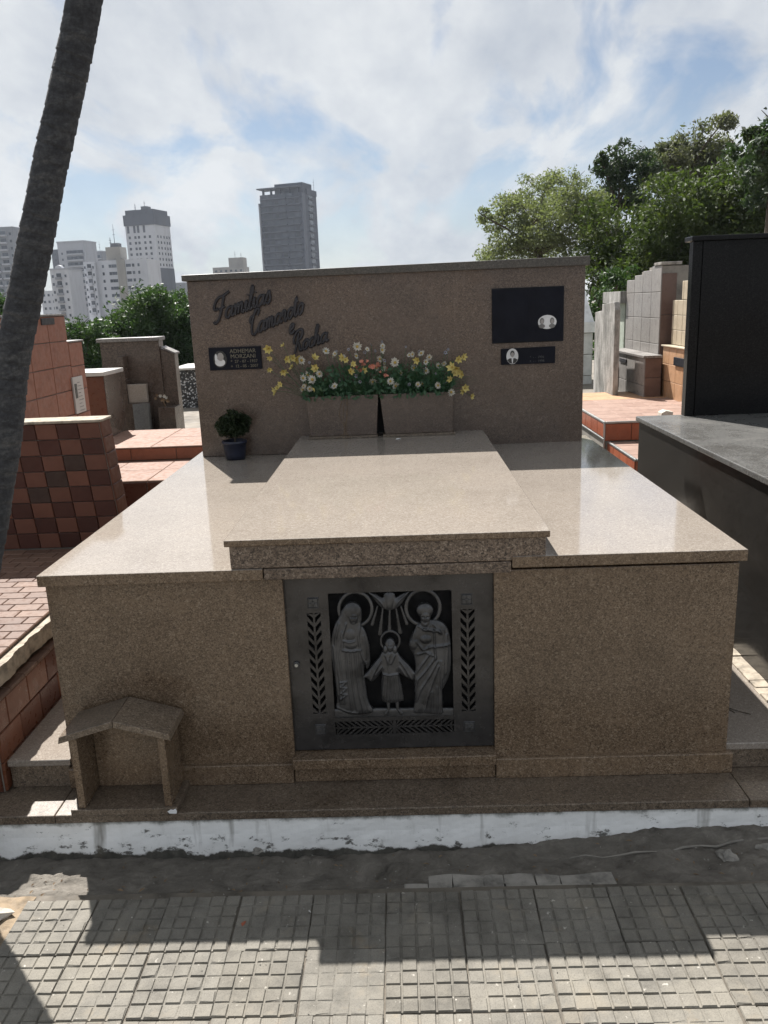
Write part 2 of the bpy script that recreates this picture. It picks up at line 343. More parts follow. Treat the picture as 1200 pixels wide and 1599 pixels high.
def tile_wall(parent, face, c, u0, u1, v0, v1, tw, th, matf, t=.008, gap=.004, offset=0, name='tile', topf=None, jit=.6):
    """cover a rectangle with single tiles. face '-y': u=x, v=z at y=c; '+x': u=y, v=z at x=c; '-x'; 'top': u=x, v=y at z=c"""
    nr = max(1, round((v1-v0)/th)); dv = (v1-v0)/nr
    for r in range(nr):
        off = (offset*tw if r % 2 else 0); us = u0-off; i = 0
        while us < u1-1e-4:
            a, b = max(us, u0), min(us+tw, u1)
            if b-a > .012:
                top = topf((a+b)/2) if topf else v1
                va, vb = v0+r*dv, min(v0+(r+1)*dv, top)
                if vb-va > .01:
                    m = tile_mesh(b-a-gap, vb-va-gap, t, matf(i, r)); cu, cv = (a+b)/2, (va+vb)/2
                    j = [random.uniform(-jit, jit)*.004 for _ in range(3)]
                    if face == '-y': copy(m, name, parent, (cu, c, cv), (j[0], j[1], j[2]))
                    elif face == '+x': copy(m, name, parent, (c, cu, cv), (j[0], j[1], R(90)+j[2]))
                    elif face == '-x': copy(m, name, parent, (c, cu, cv), (j[0], j[1], R(-90)+j[2]))
                    elif face == 'top': copy(m, name, parent, (cu, cv, c), (R(-90)+j[0], j[1], j[2]))
            us += tw; i += 1
def noise_fn(x, y, seed=0):
    return (math.sin(x*3.1+y*1.7+seed)+.6*math.sin(x*7.3-y*5.1+seed*2)+.4*math.sin(x*17.+y*13.+seed*3)+.25*math.sin(x*41.-y*33.+seed))/2.25

# ================================================================ THE SETTING
def terrain():
    xs = [-4000, -1500, -600, -250, -100, -40, -15, -6, -3, 0, 3, 6, 15, 40, 100, 250, 600, 1500, 4000]
    ys = [-60, -20, -8, -3, -2.2, -1, 0, 1, 2.3, 2.75, 3.2, 4.4, 4.9, 8, 12, 20, 40, 80, 140, 250, 600, 1500, 4500]
    def h(y):
        if y < 4.45: return -.075
        if y <= 12: return .57
        if y <= 140: return .57-(y-12)/128*14
        return -13.4-(y-140)/4000*10
    v = [(x, y, h(y)) for y in ys for x in xs]; n = len(xs)
    f = [(j*n+i, j*n+i+1, (j+1)*n+i+1, (j+1)*n+i) for j in range(len(ys)-1) for i in range(n-1)]
    struct(MB().add(v, f).build('ground', 'beige_ground'))
terrain()
PZ = .03          # level of the paving tiles
def pavement():
    base = struct(box('pavement', 'dirt', None, -2.75, 2.75, -2.5, -.405, -.07, PZ-.0075, bevel=0))
    P = .2055; c = P/5; metas = []
    for var in range(6):
        mb = MB(); a = P/2-.0025
        mb.box(-a, a, -a, a, -.03, -.0042)
        rr = random.Random(var)
        for i in range(5):
            for j in range(5):
                x, y = -P/2+c*(i+.5)+rr.uniform(-.0006, .0006), -P/2+c*(j+.5)+rr.uniform(-.0006, .0006)
                g = .0012+rr.uniform(0, .0008); t = c/2-g; k = .0016+rr.uniform(0, .0012); zt = rr.uniform(-.0012, .0006)
                if var == 5: zt -= .0024+rr.uniform(0, .001)          # a worn, sand-filled tile
                if rr.random() < .06: zt -= .0026
                q = [rr.uniform(0, .0035) if rr.random() < .22 else 0 for _ in range(4)]
                mb.add([(x-t, y-t, -.0046), (x+t, y-t, -.0046), (x+t, y+t, -.0046), (x-t, y+t, -.0046),
                        (x-t+k+q[0], y-t+k+q[0], zt), (x+t-k-q[1], y-t+k+q[1], zt), (x+t-k-q[2], y+t-k-q[2], zt), (x-t+k+q[3], y+t-k-q[3], zt)],
                       [(4, 5, 6, 7), (0, 1, 5, 4), (1, 2, 6, 5), (2, 3, 7, 6), (3, 0, 4, 7)])
        m = mb.mesh('paving_tile'); m.materials.append(MATS['pavement_tile']); metas.append(m)
    rr = random.Random(3)
    for r in range(10):
        for k in range(-12, 13):
            if r == 0 and k == -5: continue                            # a broken-out tile by the gutter
            x = -.2345+P*(k+.5)+rr.uniform(-.002, .002); y = -.425-P*(r+.5)+.006*(x)+rr.uniform(-.002, .002)
            vi = 5 if (r, k) in ((2, 4), (1, 0), (2, -2)) else rr.randrange(5)
            copy(metas[vi], 'tile', base, (x, y, PZ+rr.uniform(-.0015, .0015)), (rr.uniform(-.006, .006), rr.uniform(-.006, .006), rr.choice((0, 1, 2, 3))*R(90)+rr.uniform(-.008, .008)))
pavement()
def gutter():
    nx, ny = 420, 44; x0, x1, y0, y1 = -2.75, 2.75, -.438, -.122
    v = []
    X, Y = np.meshgrid(np.linspace(x0, x1, nx), np.linspace(y0, y1, ny))
    n = np.zeros_like(X); r = np.random.default_rng(5)
    for o in range(26):
        fx, fy = r.normal(0, 1, 2)*(3+o*4.2); n += np.sin(X*fx+Y*fy*1.6+r.uniform(0, 6.3))/(1+o*.42)
    n /= 3.0
    t = (Y-y0)/(y1-y0)
    kz = -.066+.066*np.clip((X-.15)/.7, 0, 1)
    Z = (PZ-.012)*(1-t)**1.3+kz*t-.014*np.sin(np.pi*np.clip(t*1.05, 0, 1))*(1-.5*np.clip((X-.1)/.5, 0, 1))
    Z += n*.016*np.clip(t*5, 0, 1)
    fine = sum(np.sin(X*fx+Y*fy+p)/k for k, (fx, fy, p) in enumerate(((61, 83, .3), (-97, 71, 1.1), (143, -120, 2.2), (-190, 160, .7), (230, 210, 4.1)), 1)); Z += .0028*np.abs(fine)*np.clip(t*5, 0, 1)
    # a shelf of broken mortar under the paint on the left
    sh = np.clip((t-.62+.1*np.sin(X*4.3)+.06*np.sin(X*11))/.05, 0, 1)*np.clip((.25-X)/.2, 0, 1); Z += sh*.006
    v = np.stack([X, Y, Z], -1).reshape(-1, 3)
    f = [(j*nx+i, j*nx+i+1, (j+1)*nx+i+1, (j+1)*nx+i) for j in range(ny-1) for i in range(nx-1)]
    g = struct(MB().add(v.tolist(), f).build('gutter', 'gutter_dirt', smooth=True))
    # cracked cement patch lying in the gutter, piece by piece
    rr = random.Random(11); xs = [.02, .09, .16, .25, .31, .40, .47, .56, .63]
    top = [-.345+rr.uniform(-.012, .012) for _ in xs]; bot = [-.424+rr.uniform(-.004, .003) for _ in xs]; mid = [-.385+rr.uniform(-.012, .012) for _ in xs]
    for i in range(len(xs)-1):
        g_ = .0011
        for lo, hi in ((bot, mid), (mid, top)):
            if hi is top and i in (0,): continue
            j = rr.uniform(-.008, .008)
            poly = [(xs[i]+g_+j*.5, lo[i]+g_), (xs[i+1]-g_, lo[i+1]+g_), (xs[i+1]-g_+j, hi[i+1]-g_), ((xs[i]+xs[i+1])/2, (hi[i]+hi[i+1])/2+rr.uniform(-.004, .004)), (xs[i]+g_, hi[i]-g_)]
            MB().prism(poly, 'z', -.04, PZ-.011+rr.uniform(-.0015, .0015)-(.0 if lo is bot else .004)).build('cement_piece', 'stone_grey', g, .0015)
    ridge = [(.52+.7*k/14, -.262+.075*(k/14)**1.6+.008*math.sin(k*1.9), .002+.012*k/14+.002*math.sin(k*2.7)) for k in range(15)]
    MB().tube(ridge, [.002+.003*(k/14)+.0012*math.sin(k*2.1) for k in range(15)], 7).build('mortar_ridge', 'concrete', g, smooth=True)
    def rock(x, y, z, s, mat='stone_grey', sx=1.3):
        import bmesh
        bm = bmesh.new(); bmesh.ops.create_icosphere(bm, subdivisions=2, radius=s); q = random.Random(int(x*1000))
        ph = [q.uniform(0, 6) for _ in range(6)]
        for w in bm.verts:
            d = w.co.normalized(); k = 1+.22*math.sin(d.x*4+ph[0])+.16*math.sin(d.y*6+ph[1])+.14*math.sin(d.z*7+ph[2]); w.co *= k; w.co.x *= sx; w.co.z *= .62
        m = bpy.data.meshes.new('stone'); bm.to_mesh(m); bm.free(); m.materials.append(MATS[mat])
        o = bpy.data.objects.new('stone', m); COL.objects.link(o); o.location = (x, y, z); o.rotation_euler = (0, 0, q.uniform(0, 6)); return o
    tag(rock(.985, -.275, .008, .026), 'largest grey stone lying in the gutter under the right end of the kerb', 'stone')
    tag(rock(-.44, -.185, -.008, .014), 'small grey stone against the peeling kerb near the niche', 'stone')
    tag(rock(-1.11, -.50, PZ+.008, .028, 'concrete_pale'), 'pale lump of rubble on sand at the left edge of the paving', 'rubble')
    tag(rock(1.12, -.25, .012, .020, 'stone_grey', 1.7), 'flat grey stone at the far right end of the gutter', 'stone')
    # sand in the place of the missing tile
    nx = 24; S = np.linspace(-1, 1, nx); U, V = np.meshgrid(S, S); H = .014*np.exp(-(U**2+V**2)*2.2)+.002*np.sin(U*9+V*7)-.006
    pts = np.stack([-1.165+U*.125, -.535+V*.125, H+PZ], -1).reshape(-1, 3).tolist()
    o = MB().add(pts, [(j*nx+i, j*nx+i+1, (j+1)*nx+i+1, (j+1)*nx+i) for j in range(nx-1) for i in range(nx-1)]).build('sand_patch', 'sand', smooth=True); stuff(o)
gutter()
def kerb():
    nx, nz = 300, 14; v = []; r = np.random.default_rng(2)
    X, Z = np.meshgrid(np.linspace(-2.75, 2.75, nx), np.linspace(-.11, .0765, nz)); Y = np.full_like(X, -.131)
    for o in range(14):
        fx, fz = r.normal(0, 1, 2)*(4+o*5); Y += .0011*np.sin(X*fx+Z*fz*2+r.uniform(0, 6))/(1+.2*o)
    Y -= np.clip((.02-Z)/.1, 0, 1)*.012
    pts = np.stack([X, Y, Z], -1).reshape(-1, 3).tolist(); f = [(j*nx+i, j*nx+i+1, (j+1)*nx+i+1, (j+1)*nx+i) for j in range(nz-1) for i in range(nx-1)]
    mb = MB().add(pts, f); mb.box(-2.75, 2.75, -.118, .02, -.09, .0745)
    struct(mb.build('kerb', 'kerb_paint'))
kerb()

# ================================================================ THE GRANITE TOMB
tomb = thing('family_tomb', 'brown granite tomb with raised slab, bronze door and tall lettered headstone', 'tomb', (0, 0, 0))
def T(name, mat, *b, **k): return box(name, mat, tomb, *b, **k)
T('ledge_stone', 'granite_ledge', -1.087, 1.100, -.141, .06, .076, .105)
led_l = T('ledge_stone', 'granite_ledge', -1.62, -1.0895, -.139, .06, .074, .1035)
T('ledge_stone', 'granite_ledge', 1.1025, 1.75, -.139, .06, .074, .1035)
T('core', 'concrete', -1.06, 1.06, .12, 2.20, .0, .8215, bevel=0)
T('front_panel', 'granite', -1.086, -.3335, .022, .1, .176, .8262)
T('front_panel', 'granite', .328, 1.086, .022, .1, .176, .8262)
for s in (-1, 1):
    T('side_panel', 'granite', *((1.062, 1.0855) if s > 0 else (-1.0855, -1.062)), .1005, 2.2, .105, .8215)
T('plinth_stone', 'granite', -1.094, -.3395, .008, .0995, .1055, .1775)
T('plinth_stone', 'granite', .331, 1.104, .008, .0995, .1055, .1775)
T('plinth_stone', 'granite', -.338, .3295, .016, .0995, .1055, .1655)
T('door_sill', 'granite', -.3385, .3300, -.012, .099, .167, .2035)
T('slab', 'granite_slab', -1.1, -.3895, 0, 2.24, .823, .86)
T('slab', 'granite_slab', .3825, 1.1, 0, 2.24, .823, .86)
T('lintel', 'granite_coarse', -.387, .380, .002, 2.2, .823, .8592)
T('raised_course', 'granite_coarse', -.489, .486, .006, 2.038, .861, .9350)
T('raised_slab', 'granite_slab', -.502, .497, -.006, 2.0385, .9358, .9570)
T('headstone', 'granite_shaded', -1.05, 1.035, 2.0395, 2.20, .861, 1.7955, dz=(0, .0150, .0150, 0))
T('headstone_cap', 'granite_cap', -1.068, 1.051, 2.008, 2.235, 1.7965, 1.8275, dz=(0, .0155, .0155, 0))
# tilt the underside of the cap with the headstone
cap = tomb.children[-1]
for vv in cap.data.vertices:
    if vv.co.x > 0 and vv.co.z < 1.80: vv.co.z += .0155
# slab edges are duller, with their shade put into the colour; tops stay polished
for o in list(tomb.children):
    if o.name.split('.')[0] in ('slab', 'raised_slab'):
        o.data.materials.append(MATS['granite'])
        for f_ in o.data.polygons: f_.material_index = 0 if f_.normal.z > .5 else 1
# side steps of granite between the tombs
stp = thing('granite_step', 'sunlit granite step between the tomb and the red tiled tomb', 'step')
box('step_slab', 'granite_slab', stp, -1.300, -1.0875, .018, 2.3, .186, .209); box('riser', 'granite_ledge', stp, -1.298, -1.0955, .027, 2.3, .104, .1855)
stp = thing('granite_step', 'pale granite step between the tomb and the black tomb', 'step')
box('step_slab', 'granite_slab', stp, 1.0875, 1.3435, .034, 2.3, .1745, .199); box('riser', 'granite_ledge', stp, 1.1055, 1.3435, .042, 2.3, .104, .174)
mb = MB()
for k in range(40):
    y0 = .03+k*.055; d = .006*math.sin(k*1.7)+.004*math.sin(k*3.9)
    mb.box(1.344-abs(d), 1.4005, y0, y0+.0548, .15, .2055+d*.4)
mb.build('mortar_strip', 'lime_mortar', stp)

# ---- bronze door with relief
door = MB()
y0, y1 = .043, .055
for b in ((-.331, .327, .7585, .8195), (-.331, -.2665, .2085, .7585), (.2685, .327, .2085, .7585), (-.2225, -.1955, .2085, .7585), (.1965, .2235, .2085, .7585),
          (-.2665, -.2225, .6945, .7585), (-.2665, -.2225, .2085, .3405), (.2235, .2685, .6925, .7585), (.2235, .2685, .2085, .3360), (-.1955, .1965, .2085, .2610), (-.1955, .1965, .3090, .3230)):
    door.box(b[0], b[1], y0, y1, b[2], b[3])
DOOR = door.build('door', 'bronze', tomb)
box('door_backing', 'black_void', tomb, -.331, .327, .088, .098, .2085, .8195, bevel=0)
T('door_jamb', 'bronze', -.3332, -.3312, .04, .087, .2045, .8215, bevel=0); T('door_jamb', 'bronze', .3273, .3278, .04, .087, .2045, .8215, bevel=0)
def leaf_strip(cx, z0, z1, w, n):
    mb = MB(); mb.box(cx-.0032, cx+.0032, y0+.002, y1, z0, z1); h = w/2; st = (z1-z0)/n
    for k in range(-1, n+1):
        for s in (-1, 1):
            za = z0+st*(k+.45); p = [(cx+s*.002, za), (cx+s*h, za+h*1.05), (cx+s*h, za+h*1.05+st*.50), (cx+s*.002, za+st*.38)]
            p = [(x, min(max(z, z0), z1)) for x, z in p]
            if abs(p[0][1]-p[3][1])+abs(p[1][1]-p[2][1]) < .002: continue
            if s < 0: p = p[::-1]
            mb.prism(p, 'y', y0+.001+.0003*(k % 2), y1-.001)
    mb.build('leaf_grille', 'bronze', DOOR)
leaf_strip(-.2445, .3405, .6945, .044, 11); leaf_strip(.246, .3360, .6925, .045, 11)
def leaf_strip_h():
    mb = MB(); z0, z1 = .261, .309; cz = (z0+z1)/2; h = (z1-z0)/2; mb.box(-.1955, .1965, y0+.002, y1, cz-.003, cz+.003); mb.box(-.005, .006, y0+.0015, y1, z0, z1)
    for sx in (-1, 1):
        for k in range(-2, 10):
            for s in (-1, 1):
                xa = .004+k*.0196
                p = [(xa, cz+s*.002), (xa+.026, cz+s*h), (xa+.036, cz+s*h), (xa+.0085, cz+s*.002)]
                p = [(.0005+sx*min(max(x, .003), .195), z) for x, z in p]
                if s*sx < 0: p = p[::-1]
                mb.prism(p, 'y', y0+.001+.0003*(k % 2), y1-.001)
    mb.build('leaf_grille', 'bronze', DOOR)
leaf_strip_h()
for cx, cz in ((-.244, .729), (.244, .726), (-.245, .284), (.247, .280)):       # square rosettes in the corners
    mb = MB(); a = .0185
    for i in range(4):
        an = R(45+90*i); mb.box(cx+math.cos(an)*.0105-.0075, cx+math.cos(an)*.0105+.0075, y0-.0035, y0+.001, cz+math.sin(an)*.0105-.0075, cz+math.sin(an)*.0105+.0075)
    mb.box(cx-.005, cx+.005, y0-.0055, y0+.001, cz-.005, cz+.005)
    for (x0_, x1_, z0_, z1_) in ((-a, a, a-.003, a), (-a, a, -a, -a+.003), (-a, -a+.003, -a+.003, a-.003), (a-.003, a, -a+.003, a-.003)):
        mb.box(cx+x0_, cx+x1_, y0-.002, y0+.001, cz+z0_, cz+z1_)
    mb.build('rosette', 'bronze_relief', DOOR, .0015)
lk = MB().tube([(-.310, y0+.004, .519), (-.310, y0-.006, .519), (-.310, y0-.007, .519)], [.011, .011, .009], 20).build('door_lock', 'bronze_relief', DOOR)
MB().tube([(-.310, y0-.006, .519), (-.310, y0-.0105, .519)], .0055, 16).build('lock_cylinder', 'aluminium', lk)
def relief():
    GX, GY = np.meshgrid(np.arange(60, 1156, 4.), np.arange(50, 1150, 4.))
    def to_uv(x, y):
        xl = 70+(y-90)*.065; xr = 1110+(y-60)*.032; yt = 90-.031*(x-70)
        return -.195+(x-xl)/(xr-xl)*.391, .758-(y-yt)/1050*.436
    def dseg(ax, ay, bx, by):
        dx, dy = bx-ax, by-ay; t = np.clip(((GX-ax)*dx+(GY-ay)*dy)/(dx*dx+dy*dy+1e-9), 0, 1)
        return np.hypot(GX-ax-t*dx, GY-ay-t*dy)
    def smooth(poly, k=3):
        n = len(poly); out = []
        for i in range(n):
            a, b, c, d = [np.array(poly[(i+j) % n], float) for j in (-1, 0, 1, 2)]
            for j in range(k):
                t = j/k; out.append(.5*((2*b)+(c-a)*t+(2*a-5*b+4*c-d)*t*t+(3*b-a-3*c+d)*t**3))
        return out
    def poly_h(poly, H, w, sm=True):
        P = smooth(poly) if sm else [np.array(p, float) for p in poly]
        ins = np.zeros(GX.shape, bool); d = np.full(GX.shape, 1e9)
        for i in range(len(P)):
            (ax, ay), (bx, by) = P[i], P[(i+1) % len(P)]
            d = np.minimum(d, dseg(ax, ay, bx, by))
            c = ((ay > GY) != (by > GY)) & (GX < (bx-ax)*(GY-ay)/(by-ay+1e-12)+ax); ins ^= c
        t = np.clip(d/w, 0, 1); return np.where(ins, H*(.25+.75*np.sqrt(1-(1-t)**2)), 0)
    def ell(cx, cy, rx, ry, H):
        q = ((GX-cx)/rx)**2+((GY-cy)/ry)**2; return np.where(q < 1, H*(.2+.8*np.sqrt(np.clip(1-q, 0, 1))), 0)
    def ridge(h, pts, a, s):
        d = np.full(GX.shape, 1e9)
        for p, q in zip(pts[:-1], pts[1:]): d = np.minimum(d, dseg(*p, *q))
        return np.where(h > 0, h+a*np.exp(-(d/s)**2), h)
    def bar(p, q, w0, w1, H):
        dx, dy = q[0]-p[0], q[1]-p[1]; L = math.hypot(dx, dy); t = np.clip(((GX-p[0])*dx+(GY-p[1])*dy)/L**2, 0, 1)
        d = np.hypot(GX-p[0]-t*dx, GY-p[1]-t*dy); w = w0+(w1-w0)*t
        return np.where(d < w, H*(.3+.7*np.sqrt(np.clip(1-(d/w)**2, 0, 1))), 0)
    def emit(name, h, base_y, lab=None):
        h = np.where(h > 0, h, 0); m = h > 0; cell = m[:-1, :-1] & m[1:, :-1] & m[:-1, 1:] & m[1:, 1:]
        U, V = to_uv(GX, GY); ny, nx = GX.shape; idx = -np.ones(GX.shape, int); used = np.zeros(GX.shape, bool)
        for a in (0, 1):
            for b in (0, 1): used[a:ny-1+a, b:nx-1+b] |= cell
        idx[used] = np.arange(used.sum())
        top = np.stack([U[used], base_y-h[used]*.001, V[used]], -1); n = len(top)
        bot = top.copy(); bot[:, 1] = base_y+.004
        js, is_ = np.nonzero(cell)
        f = [(idx[j+1, i], idx[j+1, i+1], idx[j, i+1], idx[j, i]) for j, i in zip(js, is_)]
        side = []
        pad = np.pad(cell, 1)
        for j, i in zip(js, is_):
            J, I = j+1, i+1
            if not pad[J-1, I]: side.append((idx[j, i+1], idx[j, i+1]+n, idx[j, i]+n, idx[j, i]))
            if not pad[J+1, I]: side.append((idx[j+1, i], idx[j+1, i]+n, idx[j+1, i+1]+n, idx[j+1, i+1]))
            if not pad[J, I-1]: side.append((idx[j, i], idx[j, i]+n, idx[j+1, i]+n, idx[j+1, i]))
            if not pad[J, I+1]: side.append((idx[j+1, i+1], idx[j+1, i+1]+n, idx[j, i+1]+n, idx[j, i+1]))
        o = MB().add(np.concatenate([top, bot]).tolist(), [tuple(int(k) for k in q) for q in f+side]).build(name, 'bronze_relief', DOOR, smooth=False)
        for k, p in enumerate(o.data.polygons): p.use_smooth = k < len(f)
        if lab: o['label'] = lab
        return o
    B = .050
    # plinth the figures stand on
    emit('relief_ground', np.maximum(poly_h([(112, 1062), (560, 1052), (1150, 1046), (1154, 1132), (560, 1142), (122, 1146)], 6, 30, False), 0), B)
    # woman in a long veil
    h = poly_h([(265, 168), (320, 182), (352, 225), (358, 300), (350, 340), (380, 375), (404, 430), (426, 520), (434, 620), (432, 660), (418, 706), (394, 704), (386, 680), (384, 760), (398, 850), (412, 950), (432, 1012), (462, 1062), (440, 1098), (280, 1108), (160, 1062), (140, 1030), (150, 980), (132, 800), (106, 650), (94, 560), (100, 450), (124, 350), (160, 285), (190, 218), (225, 180)], 13, 60)
    h = np.maximum(h, ell(275, 235, 82, 80, 17)); h = np.maximum(h, ell(288, 285, 44, 58, 21)*(GY < 345)); h = np.maximum(h, ell(268, 500, 70, 50, 19)); h = np.maximum(h, ell(262, 420, 62, 70, 17))
    for pts, a, s in (([(225, 330), (195, 430), (200, 540)], 4, 9), ([(345, 335), (330, 430), (345, 540), (380, 640)], 4, 9), ([(165, 330), (135, 460), (140, 620), (175, 800), (185, 1000)], 3.5, 9), ([(190, 400), (165, 560), (195, 780), (215, 1000)], 3, 8),
                      ([(120, 520), (140, 720), (160, 930)], 3, 8), ([(225, 560), (240, 760), (260, 900), (285, 1080)], 3.5, 9), ([(262, 560), (275, 760), (300, 930), (330, 1080)], 3, 8), ([(300, 560), (320, 760), (345, 930), (385, 1080)], 3.5, 9), ([(335, 560), (352, 740), (375, 920), (425, 1060)], 3, 8),
                      ([(200, 548), (270, 556), (350, 545)], 4, 8), ([(205, 470), (250, 480), (300, 470)], 3, 8), ([(375, 430), (395, 540), (398, 620)], 3, 8), ([(180, 820), (230, 815), (185, 860), (232, 870), (190, 915), (236, 925), (185, 965)], 3.5, 7),
                      ([(160, 1040), (240, 1075), (330, 1085)], 3, 9), ([(395, 650), (405, 700)], 3, 8)): h = ridge(h, pts, a, s)
    h = np.where(h > 0, h-4*np.exp(-(dseg(268, 272, 282, 270)/6)**2)-4*np.exp(-(dseg(296, 270, 310, 272)/6)**2)-3*np.exp(-(dseg(280, 315, 298, 315)/4)**2), h)
    emit('relief_figure', h, B, 'veiled woman with folded hands in relief')
    # child with open arms
    h = poly_h([(545, 556), (650, 556), (690, 606), (760, 676), (815, 738), (840, 745), (815, 765), (800, 806), (768, 800), (690, 758), (676, 735), (690, 800), (722, 956), (714, 985), (640, 1002), (562, 1002), (530, 962), (528, 800), (530, 735), (500, 778), (442, 822), (402, 792), (345, 798), (400, 742), (450, 680), (508, 608)], 12, 45)
    h = np.maximum(h, bar((588, 990), (592, 1060), 20, 14, 9)); h = np.maximum(h, bar((592, 1060), (572, 1098), 14, 20, 9)); h = np.maximum(h, bar((662, 990), (670, 1060), 20, 14, 9)); h = np.maximum(h, bar((670, 1060), (700, 1092), 14, 20, 9))
    h = np.maximum(h, ell(598, 508, 46, 56, 15)); h = np.maximum(h, ell(600, 522, 32, 46, 20)); h = np.maximum(h, ell(560, 550, 24, 40, 14)); h = np.maximum(h, ell(640, 548, 24, 40, 14))
    for x in (548, 572, 597, 622, 648, 672): h = ridge(h, [(597+(x-597)*.85, 770), (x+(x-610)*.25, 975)], 3.2, 8)
    for pts, a, s in (([(535, 752), (600, 758), (675, 750)], 4, 8), ([(597, 580), (580, 650), (592, 740)], 2.5, 8), ([(560, 590), (590, 660)], 3, 7), ([(640, 590), (610, 660)], 3, 7), ([(520, 640), (470, 730), (440, 800)], 3, 8), ([(530, 690), (480, 760)], 3, 7), ([(685, 640), (735, 710), (780, 790)], 3, 8), ([(680, 690), (740, 775)], 3, 7)): h = ridge(h, pts, a, s)
    h = np.where(h > 0, h-3.5*np.exp(-(dseg(586, 512, 594, 511)/5)**2)-3.5*np.exp(-(dseg(606, 511, 615, 512)/5)**2), h)
    emit('relief_figure', h, B, 'child with outstretched arms in relief')
    # bearded man with a tool
    h = poly_h([(826, 334), (880, 330), (940, 300), (1010, 306), (1064, 340), (1098, 410), (1112, 500), (1118, 640), (1106, 760), (1062, 862), (1046, 900), (1056, 1082), (1010, 1104), (900, 1094), (822, 1094), (800, 1062), (814, 950), (804, 800), (814, 700), (800, 600), (768, 548), (752, 510), (764, 460), (800, 384)], 13, 60)
    h = np.maximum(h, ell(890, 222, 74, 60, 17)); h = np.maximum(h, ell(895, 268, 46, 66, 20)); h = np.maximum(h, ell(895, 322, 44, 44, 17)); h = np.maximum(h, ell(900, 455, 60, 44, 20)); h = np.maximum(h, ell(800, 500, 44, 56, 17))
    for pts, a, s in (([(880, 370), (1015, 385), (1018, 400)], 6, 11), ([(968, 380), (975, 505), (985, 620)], 6, 9), ([(930, 515), (1020, 510), (1105, 495)], 5, 11), ([(820, 470), (880, 545), (930, 520)], 4, 10), ([(830, 580), (900, 560), (960, 590)], 3.5, 9),
                      ([(985, 600), (900, 720), (830, 800), (815, 900)], 4, 9), ([(1000, 640), (930, 770), (860, 880), (825, 980)], 4, 9), ([(1010, 680), (960, 820), (920, 950), (890, 1080)], 3.5, 9), ([(1030, 640), (1035, 850), (1040, 1080)], 4, 10), ([(940, 570), (860, 680), (820, 740)], 3.5, 9),
                      ([(1075, 420), (1085, 560), (1075, 740)], 3.5, 9), ([(1050, 380), (1055, 560), (1050, 780)], 3, 8), ([(960, 330), (1030, 400)], 3, 9), ([(800, 400), (790, 460)], 3, 8), ([(960, 900), (965, 1080)], 3, 9), ([(1000, 860), (1005, 1085)], 3, 9), ([(840, 350), (900, 380), (930, 340)], 3, 8)): h = ridge(h, pts, a, s)
    h = np.where(h > 0, h-4*np.exp(-(dseg(872, 272, 886, 270)/6)**2)-4*np.exp(-(dseg(904, 270, 918, 272)/6)**2)-3*np.exp(-(dseg(882, 318, 906, 318)/4)**2)+3*np.exp(-(dseg(895, 270, 895, 298)/5)**2), h)
    emit('relief_figure', h, B, 'bearded man holding a tool in relief')
    def ring(cx, cy, ro, ri, H=6):
        d = np.hypot(GX-cx, (GY-cy)); t = np.abs(d-(ro+ri)/2)/((ro-ri)/2); return np.where(t < 1, H*(.4+.6*np.sqrt(np.clip(1-t*t, 0, 1))), 0)
    emit('halo', ring(302, 220, 156, 124), B+.002); emit('halo', ring(874, 205, 160, 126), B+.002); emit('halo', ring(600, 480, 92, 68), B+.002)
    # dove with its rays
    h = poly_h([(405, 78), (470, 92), (530, 120), (545, 88), (590, 74), (632, 88), (645, 120), (690, 95), (758, 72), (722, 130), (690, 178), (640, 216), (592, 224), (540, 216), (492, 178), (452, 130)], 8, 40)
    for k in range(5):
        h = ridge(h, [(440+k*20, 96+k*16), (545, 150+k*14)], 2.2, 6); h = ridge(h, [(735-k*20, 92+k*16), (640, 150+k*14)], 2.2, 6)
    h = np.maximum(h, ell(590, 150, 40, 74, 13)*(h > 0))
    dv = emit('dove', h, B+.001)
    for p, q, w0, w1 in (((488, 200), (446, 345), 9, 16), ((534, 212), (512, 425), 8, 20), ((592, 216), (592, 396), 9, 18), ((646, 212), (682, 410), 8, 20), ((688, 200), (738, 338), 9, 16)):
        emit('ray', bar(p, q, w0, w1, 5), B+.002)
relief()

